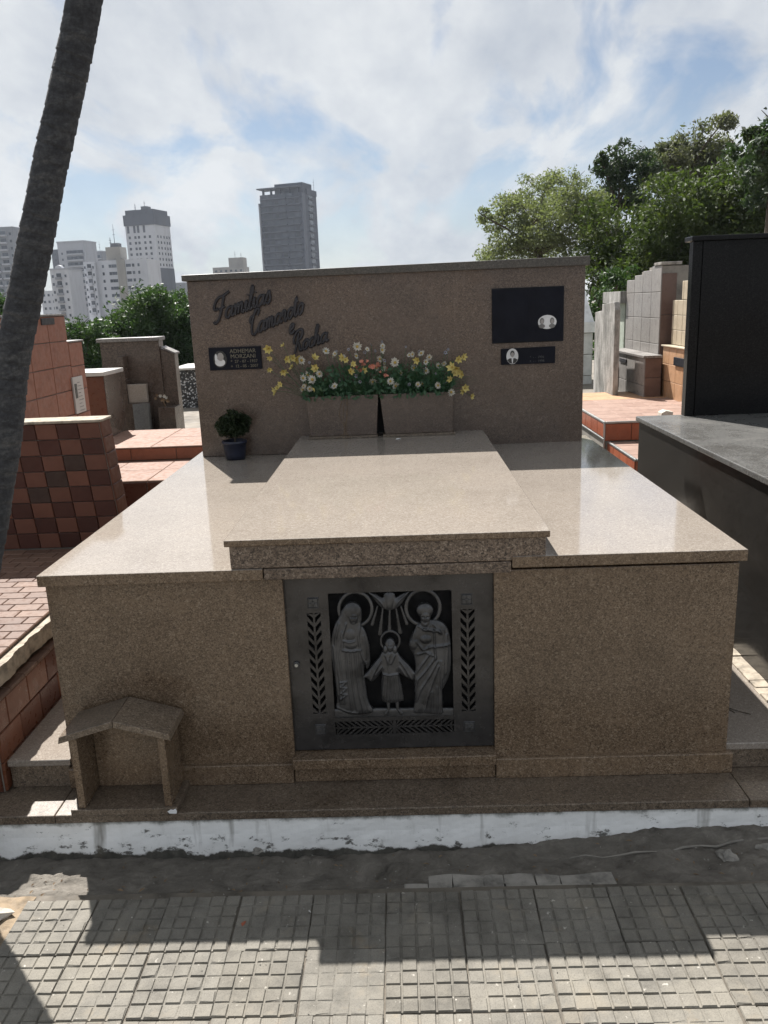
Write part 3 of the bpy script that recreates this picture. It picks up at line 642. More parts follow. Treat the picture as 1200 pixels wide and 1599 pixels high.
# ---- script lettering fixed to the headstone
GL = {
 'F': (1.5, [[(1.75, 2.45), (1.1, 2.22), (.4, 2.15), (0, 1.6), (.12, 1.15), (.5, 1.2)], [(1.12, 2.2), (1.0, 1.1), (.75, .15), (.35, -.15), (.08, .1)], [(.62, 1.02), (1.35, 1.2)]]),
 'C': (1.3, [[(1.02, 1.75), (1.22, 2.0), (1.15, 2.35), (.85, 2.35), (.5, 1.85), (.32, 1.1), (.38, .35), (.72, -.02), (1.1, .18), (1.3, .5)], [(.5, 1.35), (.15, 1.25), (.0, 1.55), (.18, 1.85), (.42, 1.75)]]),
 'R': (1.35, [[(.62, 2.0), (.52, 1), (.35, -.1)], [(.12, .95), (.0, 1.55), (.35, 2.2), (.95, 2.3), (1.18, 1.85), (.95, 1.35), (.6, 1.2), (.9, .6), (1.1, .02), (1.4, .2)]]),
 'a': (1.1, [[(.82, .82), (.5, 1), (.15, .7), (.12, .22), (.4, 0), (.75, .4), (.88, 1), (.82, .3), (.97, 0), (1.15, .22)]]),
 'm': (1.3, [[(0, .7), (.15, 1), (.2, 0), (.22, .5), (.45, 1), (.57, .8), (.56, 0), (.6, .6), (.85, 1), (.97, .8), (.97, .15), (1.15, 0), (1.32, .25)]]),
 'i': (.5, [[(0, .35), (.2, 1), (.18, .2), (.33, 0), (.52, .25)], [(.26, 1.42), (.28, 1.5)]]),
 'l': (.5, [[(0, .3), (.38, 1.6), (.36, 2.1), (.22, 1.95), (.14, .3), (.3, 0), (.52, .25)]]),
 's': (.7, [[(0, .2), (.36, 1.12), (.5, .75), (.62, .3), (.42, -.02), (.12, .1)]]),
 'r': (.75, [[(0, .5), (.15, 1.08), (.2, .95), (.45, .95), (.42, .2), (.56, 0), (.77, .25)]]),
 'o': (.9, [[(.5, 1), (.16, .72), (.14, .22), (.45, 0), (.78, .4), (.7, .9), (.46, 1), (.6, .8), (.92, .85)]]),
 't': (.58, [[(0, .4), (.32, 1.85), (.2, .3), (.36, 0), (.6, .25)], [(-.02, 1.3), (.6, 1.36)]]),
 'c': (.7, [[(.6, .8), (.4, 1), (.12, .6), (.15, .15), (.4, 0), (.72, .25)]]),
 'h': (.92, [[(0, .3), (.38, 1.7), (.32, 2.12), (.18, 1.9), (.12, 0), (.16, .5), (.45, 1), (.62, .7), (.6, .15), (.75, 0), (.95, .25)]]),
 'e': (.8, [[(0, .35), (.5, .6), (.56, .92), (.35, 1.02), (.1, .6), (.15, .15), (.45, 0), (.78, .3)]]),
}
def script_word(word, x, z, angle, unit, squeeze=.8):
    mb = MB(); u = 0; ca, sa = math.cos(R(angle)), math.sin(R(angle))
    for ch in word:
        adv, strokes = GL[ch]
        for st in strokes:
            pts = [(u+px+.22*pz, 0, pz) for px, pz in st]; pts = spline(pts, 5)
            w = []
            for p in pts:
                a, b = p.x*unit*squeeze, p.z*unit; w.append((x+a*ca-b*sa*.0, 2.031, z+a*sa+b))
            mb.tube(w, .0074, 6)
        u += adv
    mb.build('lettering', 'letter_metal', tomb, smooth=True)
script_word('Familias', -.928, 1.578, 17, .053, .86); script_word('Camaroto', -.742, 1.499, 21, .052, .77)
script_word('e', -.528, 1.505, 12, .047); script_word('Rocha', -.516, 1.404, 17, .047, .86)

# ---- plaques on the headstone
def text_mesh(name, body, size, mat, parent, x, y, z, depth=.0008, align='CENTER', tilt=0, sx=1):
    cu = bpy.data.curves.new(name, 'FONT'); cu.body = body; cu.size = size; cu.extrude = depth; cu.align_x = align; cu.align_y = 'CENTER'; cu.resolution_u = 2
    o = bpy.data.objects.new(name, cu); COL.objects.link(o)
    me = bpy.data.meshes.new_from_object(o.evaluated_get(bpy.context.evaluated_depsgraph_get())); bpy.data.objects.remove(o); bpy.data.curves.remove(cu)
    me.name = name; t = link(name, me, None, parent); me.materials.clear(); me.materials.append(MATS[mat])
    t.location = (x, y, z); t.rotation_euler = (R(90), tilt, 0); t.scale = (sx, 1, 1); return t
def disc(name, mat, parent, cx, cz, rx, rz, y, t=.002, n=28, clip=None):
    poly = [(cx+rx*math.cos(2*math.pi*k/n), cz+rz*math.sin(2*math.pi*k/n)) for k in range(n)]
    if clip: poly = [(x, min(z, clip)) for x, z in poly]
    return MB().prism(poly, 'y', y-t, y).build(name, mat, parent)
FH = 2.0385
p = thing('memorial_plaque', 'black memorial plaque with oval photograph and gilt lettering on the left of the headstone', 'plaque', (0, 0, 0))
box('plate', 'plaque_black', p, -.9645, -.6835, FH-.012, FH, 1.331, 1.4505, bevel=.002); box('rim', 'plaque_edge', p, -.9645, -.6835, FH-.014, FH-.0125, 1.4465, 1.4512, bevel=0)
f = disc('photograph', 'photo_dark', p, -.905, 1.389, .036, .045, FH-.0125)
disc('portrait', 'photo_white', f, -.906, 1.372, .027, .020, FH-.0146, .0008); disc('portrait', 'photo_white', f, -.926, 1.392, .007, .026, FH-.0146, .0007); disc('portrait', 'photo_skin', f, -.902, 1.402, .017, .022, FH-.0156, .0008)
text_mesh('inscription', 'ADHEMAR', .030, 'gold_text', p, -.781, FH-.0128, 1.428); text_mesh('inscription', 'MORZANI', .030, 'gold_text', p, -.781, FH-.0128, 1.4005)
text_mesh('inscription', '*  27 - 07 - 1937', .0215, 'gold_text', p, -.777, FH-.0128, 1.374); text_mesh('inscription', '+  12 - 05 - 2007', .0215, 'gold_text', p, -.777, FH-.0128, 1.349)
p = thing('memorial_plaque', 'large dark open book plaque with an oval photograph of two faces', 'plaque')
mb = MB()
for s in (-1, 1):
    cx = .7365; W = .1855; n = 10; prof = []
    for k in range(n+1):
        t = k/n; prof.append((cx+s*W*t, FH-.010-.012*math.sin(math.pi*min(t*1.15, 1))**.8*(1-.5*t)))
    poly = prof+[(cx+s*W, FH-.001), (cx, FH-.001)]
    if s > 0: poly = poly[::-1]
    mb = MB().prism([(a, b) for a, b in poly], 'z', 1.424, 1.690); mb.build('page', 'plaque_black', p)
box('cover', 'plaque_edge', p, .5485, .9245, FH-.008, FH, 1.4165, 1.6985, bevel=.002)
f = disc('photograph', 'photo_white', p, .836, 1.5185, .0485, .036, FH-.019, .003)
for cx, sh in ((.808, 'photo_grey'), (.861, 'photo_grey')):
    disc('portrait', sh, f, cx, 1.524, .0115, .0165, FH-.0222, .0008); disc('portrait', 'photo_skin', f, cx+.001, 1.521, .0075, .0115, FH-.0232, .0008); disc('portrait', 'photo_grey', f, cx, 1.498, .016, .011, FH-.0222, .0007)
p = thing('memorial_plaque', 'small black plaque with an oval photograph of a man in a suit', 'plaque')
box('plate', 'plaque_black', p, .5955, .8815, FH-.012, FH, 1.3035, 1.3905, bevel=.002, dz=(-.004, .001, .001, -.004))
f = disc('photograph', 'photo_white', p, .6545, 1.347, .0315, .041, FH-.0125, .002)
disc('portrait', 'photo_dark', f, .6545, 1.361, .0115, .0165, FH-.0147, .0008); disc('portrait', 'photo_skin', f, .6545, 1.355, .0085, .013, FH-.0157, .0008)
MB().prism([(.627, 1.329), (.640, 1.337), (.669, 1.337), (.682, 1.329), (.672, 1.314), (.6545, 1.3075), (.637, 1.314)], 'y', FH-.0155, FH-.0147).build('suit', 'photo_dark', f)
MB().prism([(.6495, 1.338), (.6595, 1.338), (.656, 1.310), (.653, 1.310)], 'y', FH-.0165, FH-.0157).build('shirt', 'photo_white', f)
text_mesh('inscription', '*  - -  1936', .017, 'dim_text', p, .785, FH-.0128, 1.338); text_mesh('inscription', '+  - -  1998', .017, 'dim_text', p, .785, FH-.0128, 1.318)

# ---- granite planters with artificial flowers
PL = []
for (a0, a1, b0, b1, lab) in ((-.448, -.064, -.432, -.080, 'granite planter box left of the dark wedge gap on the raised slab'), (-.056, .332, -.036, .326, 'granite planter box right of the dark wedge gap on the raised slab')):
    p = thing('planter', lab, 'planter'); PL.append(p)
    zb, zt, yf, yb = .9705, 1.182, 1.922, 2.036
    def trap(nm, mat, ya, yb_):
        MB().prism([(b0, zb), (b1, zb), (a1, zt), (a0, zt)], 'y', ya, yb_).build(nm, mat, p, .002)
    trap('front', 'granite_shaded', yf, yf+.018); trap('back', 'granite_shaded', yb-.012, yb)
    for s, (q0, q1) in ((0, (b0, a0)), (1, (b1, a1))):
        w = .016*(1 if s == 0 else -1)
        MB().add([(q0, yf+.0185, zb), (q0+w, yf+.0185, zb), (q0+w, yb-.0125, zb), (q0, yb-.0125, zb), (q1, yf+.0185, zt-.002), (q1+w, yf+.0185, zt-.002), (q1+w, yb-.0125, zt-.002), (q1, yb-.0125, zt-.002)],
                 [(3, 2, 1, 0), (4, 5, 6, 7), (0, 1, 5, 4), (1, 2, 6, 5), (2, 3, 7, 6), (3, 0, 4, 7)]).build('side', 'granite_shaded', p)
    MB().box(min(a0, b0)+.03, max(a1, b1)-.03, yf+.019, yb-.013, zb, 1.15).build('soil', 'dirt', p)
    box('foot_strip', 'granite_ledge', p, b0-.012 if b0 < -.1 else b0-.010, b1+.006 if b0 < -.1 else b1+.010, 1.905, 2.036, .9574, .9700, bevel=.002)
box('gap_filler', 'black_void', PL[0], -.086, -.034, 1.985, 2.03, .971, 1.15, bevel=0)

def petal_mesh(kind):
    mb = MB()
    if kind == 'daisy': n, L, w, cup = 11, .0165, .0035, .003
    elif kind == 'lily': n, L, w, cup = 6, .021, .0062, .009
    elif kind == 'bud': n, L, w, cup = 7, .0115, .0052, .012
    else: n, L, w, cup = 6, .0085, .003, .003
    for k in range(n):
        a = 2*math.pi*k/n+random.uniform(-.12, .12); c, s = math.cos(a), math.sin(a); l = L*random.uniform(.88, 1.1); tw = random.uniform(-.0012, .0012)
        def Q(r, t, h): return (r*c-t*s, -h, r*s+t*c)
        mb.add([Q(.0015, -w*.35, 0), Q(.0015, w*.35, 0), Q(l*.55, w, cup*.6+tw), Q(l*.55, -w, cup*.6-tw), Q(l, 0, cup), Q(l*.55, 0, cup*.35)],
               [(0, 1, 2, 5), (0, 5, 3), (5, 2, 4), (3, 5, 4)])
    return mb.mesh('petals')
def core_mesh(r):
    return MB().tube([(0, .001, 0), (0, -.003, 0), (0, -.0055, 0)], [r, r, r*.5], 8).mesh('centre')
W = [(-.451, 1.285), (-.423, 1.3), (-.398, 1.276), (-.44, 1.245), (-.421, 1.227), (-.461, 1.225), (-.362, 1.305), (-.323, 1.418), (-.294, 1.391), (-.277, 1.404), (-.162, 1.435), (-.11, 1.42), (-.03, 1.433), (-.034, 1.414), (-.046, 1.366), (-.027, 1.342), (.107, 1.379), (.03, 1.356), (.003, 1.252), (.061, 1.289), (.189, 1.344), (.21, 1.366), (.255, 1.318), (.191, 1.294), (.316, 1.187), (-.289, 1.236), (-.171, 1.387), (-.068, 1.32), (.132, 1.313)]
YE = [(-.535, 1.384), (-.505, 1.386), (-.485, 1.379), (-.391, 1.382), (-.384, 1.329), (-.238, 1.382), (-.225, 1.369), (-.186, 1.348), (-.202, 1.309), (-.621, 1.442), (-.621, 1.393), (-.543, 1.453), (-.632, 1.331), (-.511, 1.337), (-.556, 1.319), (-.592, 1.234), (-.574, 1.256), (-.6, 1.22), (.358, 1.351), (.388, 1.359), (.325, 1.313), (.348, 1.305), (.317, 1.25), (.344, 1.279), (.377, 1.274), (.386, 1.181), (.426, 1.153), (.393, 1.198)]
CO = [(-.143, 1.353), (-.127, 1.339), (-.106, 1.361), (-.1, 1.338), (-.077, 1.334), (-.155, 1.314), (-.174, 1.324), (-.071, 1.324), (-.049, 1.297), (-.025, 1.312), (-.009, 1.282)]
BL = [(-.089, 1.442), (-.071, 1.409), (-.124, 1.404), (-.032, 1.453), (.155, 1.40), (.29, 1.39)]
rf = random.Random(5)
W += [(rf.uniform(-.46, .33), rf.uniform(1.20, 1.40)) for _ in range(14)]; BL += [(rf.uniform(-.42, .32), rf.uniform(1.22, 1.43)) for _ in range(16)]; YE += [(rf.uniform(-.40, .33), rf.uniform(1.22, 1.38)) for _ in range(4)]
arr = [thing('flower_arrangement', 'artificial white, yellow and coral flowers spilling over the left planter', 'flowers'), thing('flower_arrangement', 'artificial white and yellow flowers in dense green blades in the right planter', 'flowers')]
rr = random.Random(21)
for pts, kind, pm, cm, cr in ((W, 'daisy', 'petal_white', 'flower_core', .0045), (YE, 'lily', 'petal_yellow', 'flower_core', .004), (CO, 'bud', 'petal_coral', 'petal_coral', .005), (BL, 'tiny', 'petal_blue', 'flower_core_dark', .0025)):
    ms = []
    for q in range(3):
        m = petal_mesh(kind); m.materials.append(MATS[pm]); ms.append(m)
    cmesh = core_mesh(cr); cmesh.materials.append(MATS[cm])
    for i, (x, z) in enumerate(pts):
        par = arr[0] if x < -.06 else arr[1]; y = 1.90+rr.uniform(-.035, .05); s = rr.uniform(.6, 1.15)
        s *= {'daisy': 1.45, 'lily': 1.3, 'bud': 1.35, 'tiny': 1.4}[kind]
        f = copy(ms[rr.randrange(3)], 'flower', par, (x, y, z), (rr.uniform(-.7, .8), rr.uniform(0, 6), rr.uniform(-1.0, 1.0)), (s, s*rr.uniform(.7, 1.8), s))
        copy(cmesh, 'flower_centre', f, (0, 0, 0))
        bx = min(max(x*.82+rr.uniform(-.04, .04), -.40), .29); mid = ((x*.6+bx*.4), y+.02, (z+1.16)/2+.03*rr.random())
        if kind != 'tiny' or True:
            MB().tube(spline([(bx, 1.975, 1.145), mid, (x, y+.002, z)], 3), .0011, 4).build('stem', 'leaf_artificial', par)
for side, (xa, xb, n) in enumerate(((-.43, -.09, 560), (-.03, .31, 680))):
    mb = MB()
    for k in range(n):
        x = rr.uniform(xa, xb); y = rr.uniform(1.935, 2.02); a = rr.uniform(0, 2*math.pi); lean = rr.uniform(.35, 1.6); L = rr.uniform(.09, .24) if side == 0 else rr.uniform(.11, .27); w = rr.uniform(.0014, .0034)
        d = Vector((math.cos(a)*1.1, math.sin(a)*.55-.35, 0)); pts = []
        for j in range(5):
            t = j/4; pts.append(Vector((x, y, 1.148))+Vector((0, 0, 1))*L*(t-.42*lean*t*t)+d*L*lean*.62*t*t)
        sd_ = Vector((-math.sin(a), math.cos(a)*.4, .1)).normalized()
        v = []
        for j, p_ in enumerate(pts):
            if p_.y > 2.03: p_.y = 2.03
            ww = w*(1-(j/4)**2*.92); v += [p_-sd_*ww, p_+sd_*ww]
        mb.add(v, [(2*j, 2*j+1, 2*j+3, 2*j+2) for j in range(4)])
    for k in range(420):
        x = rr.uniform(xa-.03, xb+.03); y = rr.uniform(1.89, 2.0); z = 1.165+.17*rr.random()**1.4; a = rr.uniform(0, 6.3); s = rr.uniform(.006, .019); u = Vector((math.cos(a), -.3, math.sin(a)))*s; q = Vector((-math.sin(a), rr.uniform(-.5, .5), math.cos(a)))*s*.45; c = Vector((x, y, z))
        mb.add([c-u, c+q, c+u, c-q], [(0, 1, 2, 3)])
    stuff(mb.build('leaves', 'leaf_artificial', arr[side]))
mb = MB()
for x0_, dx in ((-.262, -.03), (-.24, .02), (-.25, -.008), (-.236, .006)):
    mb.tube(spline([(x0_+.02, 1.945, 1.19), (x0_+.01, 1.912, 1.17), (x0_+.4*dx, 1.905, 1.08), (x0_-dx*.6, 1.90, 1.0), (x0_+dx, 1.895, .961)], 4), .0009, 4)
mb.build('dry_stem', 'stem_dry', arr[0])

# ---- potted plant on the slab
pt = thing('potted_plant', 'round dark shrub in a dark blue plastic pot by the headstone corner', 'plant', (-.848, 1.945, .8605))
MB().lathe([(.050, 0), (.056, .03), (.062, .085), (.067, .087), (.067, .102), (.060, .102), (.058, .09)], 24).build('pot', 'pot_plastic', pt, smooth=True)
MB().tube([(.0, 0, .08), (.004, .0, .12), (.0, .004, .19)], [.006, .005, .003], 6).build('stem', 'bark', pt)
def leaf_cloud(n, center, rad, ls, r, flat=.35, shell=.5):
    """n leaf faces in an ellipsoid: returns verts, faces (numpy)"""
    d = r.normal(size=(n, 3)); d /= np.linalg.norm(d, axis=1)[:, None]
    t = (shell+(1-shell)*r.random(n)**.6)[:, None]*(1+.12*np.sin(d[:, :1]*5+d[:, 1:2]*4))
    c = np.array(center)+d*t*np.array(rad)
    a = r.normal(size=(n, 3)); a /= np.linalg.norm(a, axis=1)[:, None]; b = np.cross(a, r.normal(size=(n, 3))); b /= np.linalg.norm(b, axis=1)[:, None]
    s = (ls*(.6+.8*r.random(n)))[:, None]
    bend = np.cross(a, b)*s*.25
    v = np.stack([c-a*s, c+b*s*flat+bend, c+a*s, c-b*s*flat+bend], 1).reshape(-1, 3)
    f = np.arange(4*n).reshape(-1, 4); return v, f
def cloud_obj(name, mat, parent, parts):
    V = []; F = []; o = 0
    for v, f in parts: V.append(v); F.append(f+o); o += len(v)
    V = np.concatenate(V); F = np.concatenate(F); me = bpy.data.meshes.new(name); me.vertices.add(len(V)); me.vertices.foreach_set('co', V.astype(np.float32).ravel())
    me.loops.add(F.size); me.loops.foreach_set('vertex_index', F.astype(np.int32).ravel()); me.polygons.add(len(F)); me.polygons.foreach_set('loop_start', np.arange(0, F.size, 4, dtype=np.int32)); me.update(calc_edges=True)
    return link(name, me, mat, parent)
rp = np.random.default_rng(3)
cloud_obj('foliage', 'leaf_pot', pt, [leaf_cloud(260, (.078*math.cos(k*2.4)*math.sqrt(k/22), rp.normal(0, .02)-.005, .188+.058*math.sin(k*2.4)*math.sqrt(k/22)+rp.normal(0, .008)), (.03, .035, .028), .009, rp, .3, .05) for k in range(22)])

# ---- stone candle niche on the ledge
nc = thing('candle_niche', 'small gabled granite candle niche standing on the ledge at the left', 'niche', (0, 0, 0))
box('base', 'granite_ledge', nc, -1.030, -.690, -.148, .009, .1065, .1285, bevel=.002)
box('side_wall', 'granite', nc, -1.006, -.983, -.140, .004, .1295, .372, bevel=.002); box('side_wall', 'granite', nc, -.731, -.708, -.140, .004, .1295, .372, bevel=.002)
MB().prism([(-.982, .1295), (-.732, .1295), (-.732, .368), (-.857, .412), (-.982, .368)], 'y', -.018, .003).build('back_wall', 'granite', nc, .002)
MB().prism([(-1.034, .366), (-.8585, .417), (-.8585, .4395), (-1.029, .389)], 'y', -.158, .008).build('roof_slab', 'granite_ledge', nc, .002)
MB().prism([(-.8565, .417), (-.684, .368), (-.688, .390), (-.8565, .4395)], 'y', -.158, .008).build('roof_slab', 'granite_ledge', nc, .002)
mb = MB().prism([(-.716, .1095), (-.694, .1085), (-.6915, .117), (-.696, .1255), (-.703, .1215), (-.711, .1235), (-.722, .1165)], 'y', -.1492, -.1478)
mb.build('paint_splash', 'white_paint', nc)

# ================================================================ NEIGHBOURING TOMBS, LEFT
rt_ = thing('tiled_tomb', 'low tomb in red and brown tiles with a checkered headstone', 'tomb')
box('core', 'concrete', rt_, -2.7, -1.314, .004, 1.62, -.05, .418, bevel=0)
tile_wall(rt_, '+x', -1.314, .004, 1.46, .0, .415, .158, .104, lambda i, r: 'tile_side', .010, .004, .5)
tile_wall(rt_, '-y', .004, -2.7, -1.316, .0, .415, .158, .104, lambda i, r: 'tile_side', .010, .004, .5)
for k in range(14): copy(tile_mesh(.104, .040, .012, 'tile_top'), 'edge_tile', rt_, (-1.318, .06+k*.107, .4185), (R(-90), 0, R(90)+random.uniform(-.01, .01)))
ry = random.Random(9); edge = []
for k in range(101): edge.append((-1.318+.005*math.sin(k*.21)+.003*math.sin(k*.73)+.0016*math.sin(k*2.1)+ry.uniform(-.0014, .0014), .006+k*.0146))
mb = MB().prism([(-2.7, .006)]+edge+[(-2.7, edge[-1][1])], 'z', .449, .513)
box('grout_bed', 'dirt', rt_, -2.7, -1.349, .012, 1.458, .5132, .5205, bevel=0)
mb.build('mortar_bed', 'lime_mortar', rt_); box('shadow_joint', 'dirt', rt_, -2.7, -1.36, .02, 1.5, .4185, .446, bevel=0)
tile_wall(rt_, 'top', .519, -2.7, -1.345, .02, 1.455, .118, .072, lambda i, r: 'tile_top', .009, .003, .5)
SH = .085                                                   # the headstone's end and its tile columns lean
zb_, zt_ = .42, 1.147
MB().add([(-2.7, 1.470, zb_), (-1.340+SH*.11, 1.470, zb_), (-1.340+SH*.11, 1.60, zb_), (-2.7, 1.60, zb_), (-2.7, 1.470, zt_), (-1.340-SH*.617, 1.470, zt_), (-1.340-SH*.617, 1.60, zt_), (-2.7, 1.60, zt_)],
         [(3, 2, 1, 0), (4, 5, 6, 7), (0, 1, 5, 4), (1, 2, 6, 5), (2, 3, 7, 6), (3, 0, 4, 7)]).build('headstone_core', 'concrete', rt_)
tw_, th_ = .104, .0772; cm = {}
for nm in ('tile_light', 'tile_dark', 'tile_speckle'):
    m = tile_mesh(tw_-.003, th_-.003, .010, nm).copy()
    for q in m.vertices: q.co.x -= SH*q.co.z
    cm[nm] = m
for r in range(8):
    z = .5295+(r+.5)*th_
    for i in range(13):
        u = -1.340-SH*(z-.53)-(i+.5)*tw_
        nm = 'tile_light' if (i+r) % 2 else 'tile_dark'
        if nm == 'tile_dark' and abs((z-.76)-(u+1.72)*1.12) < .055 and -1.85 < u < -1.45: nm = 'tile_speckle'
        copy(cm[nm], 'tile', rt_, (u, 1.470, z), (random.uniform(-.006, .006), 0, random.uniform(-.008, .008)))
me_ = tile_mesh(.126, th_-.003, .008, 'tile_light').copy()
for q in me_.vertices: q.co.y += SH*q.co.z
for r in range(9):
    z = .42+.035+(r+.5)*th_
    copy(me_, 'tile', rt_, (-1.340-SH*(z-.53), 1.5355, z), (0, 0, R(90)))
box('coping', 'lime_mortar', rt_, -2.7, -1.378, 1.456, 1.612, 1.1475, 1.161, bevel=.004)

pk = thing('terrace_tomb', 'stepped tomb with pale pink tiled tops behind the checkered headstone', 'tomb')
box('core', 'concrete', pk, -2.6, -1.13, 2.725, 3.46, .0, .591, bevel=0); box('core', 'concrete', pk, -2.6, -1.13, 3.462, 4.36, .0, .691, bevel=0)
tile_wall(pk, 'top', .591, -2.6, -1.13, 2.72, 3.452, .335, .366, lambda i, r: 'tile_pink', .009, .004)
tile_wall(pk, 'top', .691, -2.6, -1.13, 3.45, 4.36, .41, .44, lambda i, r: 'tile_pink', .009, .004)
tile_wall(pk, '-y', 3.461, -2.6, -1.13, .602, .690, .335, .09, lambda i, r: 'tile_orange', .009, .004)
tile_wall(pk, '-y', 2.724, -2.6, -1.13, .1, .590, .20, .16, lambda i, r: 'tile_side', .009, .004, .5)

og = thing('tiled_tomb', 'tall stepped tomb faced in large orange tiles behind the palm trunk', 'tomb')
box('core', 'concrete', og, -3.4, -2.212, 1.75, 3.25, .3, 1.648, bevel=0); box('core', 'concrete', og, -3.4, -2.212, 3.2505, 3.50, .3, 1.468, bevel=0)
tile_wall(og, '+x', -2.212, 1.75, 3.25, .49, 1.648, .30, .1655, lambda i, r: 'tile_orange', .009, .005); tile_wall(og, '+x', -2.212, 3.252, 3.50, .49, 1.468, .248, .1655, lambda i, r: 'tile_orange', .009, .005)
tile_wall(og, '-y', 1.75, -3.4, -2.214, .49, 1.648, .30, .1655, lambda i, r: 'tile_orange', .009, .005)
box('coping', 'granite_grey', og, -3.42, -2.195, 1.74, 3.262, 1.6485, 1.661); box('coping', 'granite_grey', og, -3.42, -2.195, 3.264, 3.515, 1.4685, 1.48)
box('ventilation_grille', 'letter_metal', og, -2.212, -2.196, 2.86, 3.06, 1.595, 1.638)
wp = thing('memorial_plaque', 'white plaque with a small portrait on the orange tiled wall', 'plaque')
box('plate', 'marble_white', wp, -2.203, -2.190, 3.215, 3.395, .985, 1.235)
for k in range(9): box('inscription_line', 'photo_grey', wp, -2.1899, -2.1892, 3.285, 3.372-.02*(k % 3), 1.0+k*.024, 1.0055+k*.024, bevel=0)
box('photograph', 'photo_dark', wp, -2.1898, -2.1885, 3.232, 3.272, 1.09, 1.19)

bx = thing('box_tomb', 'small reddish box tomb with a pale stone lid beside the orange tiled tomb', 'tomb')
box('body', 'granite_brown', bx, -2.60, -2.262, 4.012, 4.42, .5, 1.182); tile_wall(bx, '-y', 4.0118, -2.60, -2.264, .56, 1.18, .34, .31, lambda i, r: 'tile_side', .009, .004)
box('lid', 'marble_white', bx, -2.62, -2.245, 3.985, 4.44, 1.183, 1.215)
bs = thing('headstone_tomb', 'dark brown granite headstone with a lower stepped wing, before the green tree', 'tomb')
box('headstone', 'granite_brown', bs, -2.62, -2.09, 5.0, 5.14, .5, 1.405); box('cap', 'granite_grey', bs, -2.64, -2.075, 4.97, 5.17, 1.4055, 1.438)
box('wing', 'granite_brown', bs, -2.0895, -1.965, 5.02, 5.14, .5, 1.335, dz=(0, -.055, -.055, 0)); box('wing_cap', 'granite_grey', bs, -2.074, -1.952, 5.0, 5.16, 1.337, 1.353, dz=(0, -.058, -.058, 0))
for q in bs.children[-1].data.vertices:
    if q.co.x > -2.0 and q.co.z > 1.33 and q.co.z < 1.3375: q.co.z -= .058
box('pilaster', 'granite_brown', bs, -2.44, -2.385, 4.88, 4.998, .5, 1.28); box('wing_base', 'granite_brown', bs, -2.10, -1.95, 4.80, 5.018, .5, .83)
box('base', 'granite_brown', bs, -2.384, -2.20, 4.86, 4.998, .5, .87); box('marker', 'granite_slab', bs, -2.384, -2.215, 4.90, 4.95, .8705, 1.035)
ld = thing('leaning_slab', 'grey stone slab leaning against the brown headstone tomb', 'slab')
s_ = box('slab', 'granite_black_slab', ld, -.075, .075, -.02, .02, 0, .30, bevel=.003); ld.location = (-2.245, 4.80, .57); ld.rotation_euler = (R(-8), R(-4), R(-10))
fl = thing('flower_arrangement', 'small withered brown and white flowers in front of the brown stepped wing', 'flowers')
for k in range(9):
    m_ = petal_mesh('lily'); m_.materials.append(MATS['stem_dry' if k % 3 else 'petal_white']); copy(m_, 'flower', fl, (-2.06+random.uniform(-.05, .07), 4.79+random.uniform(-.02, .03), .90+random.uniform(-.04, .05)), (random.uniform(-.6, .6), random.uniform(0, 6), random.uniform(-.6, .6)), (.85,)*3)
MB().tube([(-2.05, 4.90, .8), (-2.05, 4.82, .88)], .006, 5).build('stem', 'stem_dry', fl)
def pebble():
    g = NT('pebble_black_white'); c = g.voro(46, None, 'Color'); s = g.n('ShaderNodeSeparateXYZ'); g.l(c, s.inputs[0]); d = g.voro(46, None, 'Distance')
    g.set(g.mix(g.ramp(d, [(.3, 1.), (.62, 0.)]), (.02, .02, .02), g.ramp(s.outputs[0], [(.0, .02), (.5, .05), (.55, .45), (1, .62)])), .4, bump=d, bstr=.8, bdist=.02)
pebble()
pw = thing('pebble_tomb', 'low tomb wall of black and white pebbles beside the headstone edge', 'tomb')
box('wall', 'pebble_black_white', pw, -2.52, -1.7, 7.0, 7.7, .4, 1.0, bevel=.006); box('lid', 'marble_white', pw, -2.55, -1.68, 6.97, 7.73, 1.0005, 1.028)

# ================================================================ NEIGHBOURING TOMBS, RIGHT
bk = thing('black_tomb', 'polished black granite tomb with a tall black headstone, right of the granite tomb', 'tomb')
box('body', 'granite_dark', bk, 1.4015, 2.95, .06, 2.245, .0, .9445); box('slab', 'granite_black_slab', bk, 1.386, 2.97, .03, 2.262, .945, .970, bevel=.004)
box('headstone', 'granite_black', bk, 1.692, 2.85, 2.195, 2.255, .9705, 1.903); box('side_frame', 'granite_black', bk, 1.640, 1.6915, 2.20, 2.26, .9705, 1.903)
box('headstone_cap', 'granite_black', bk, 1.622, 2.87, 2.165, 2.29, 1.9035, 1.928); box('plinth', 'granite_black', bk, 1.402, 2.95, .045, .0595, .0, .12)
rd = thing('terrace_tomb', 'stepped red tiled tomb with metal trimmed edges behind the black tomb', 'tomb')
box('core', 'concrete', rd, 1.64, 3.3, 3.11, 3.86, .0, .541, bevel=0); box('core', 'concrete', rd, 1.61, 3.3, 3.862, 4.95, .0, .691, bevel=0)
tile_wall(rd, 'top', .541, 1.64, 3.3, 3.11, 3.852, .20, .185, lambda i, r: 'tile_redtop', .009, .004); tile_wall(rd, 'top', .691, 1.61, 3.3, 3.862, 4.95, .20, .20, lambda i, r: 'tile_redtop', .009, .004)
tile_wall(rd, '-x', 1.64, 3.11, 3.86, .35, .540, .19, .10, lambda i, r: 'tile_red', .009, .004); tile_wall(rd, '-x', 1.61, 3.862, 4.95, .58, .690, .21, .11, lambda i, r: 'tile_red', .009, .004)
tile_wall(rd, '-y', 3.861, 1.61, 3.3, .556, .690, .20, .134, lambda i, r: 'tile_red', .009, .004); tile_wall(rd, '-y', 3.109, 1.64, 3.3, .30, .540, .20, .12, lambda i, r: 'tile_red', .009, .004)
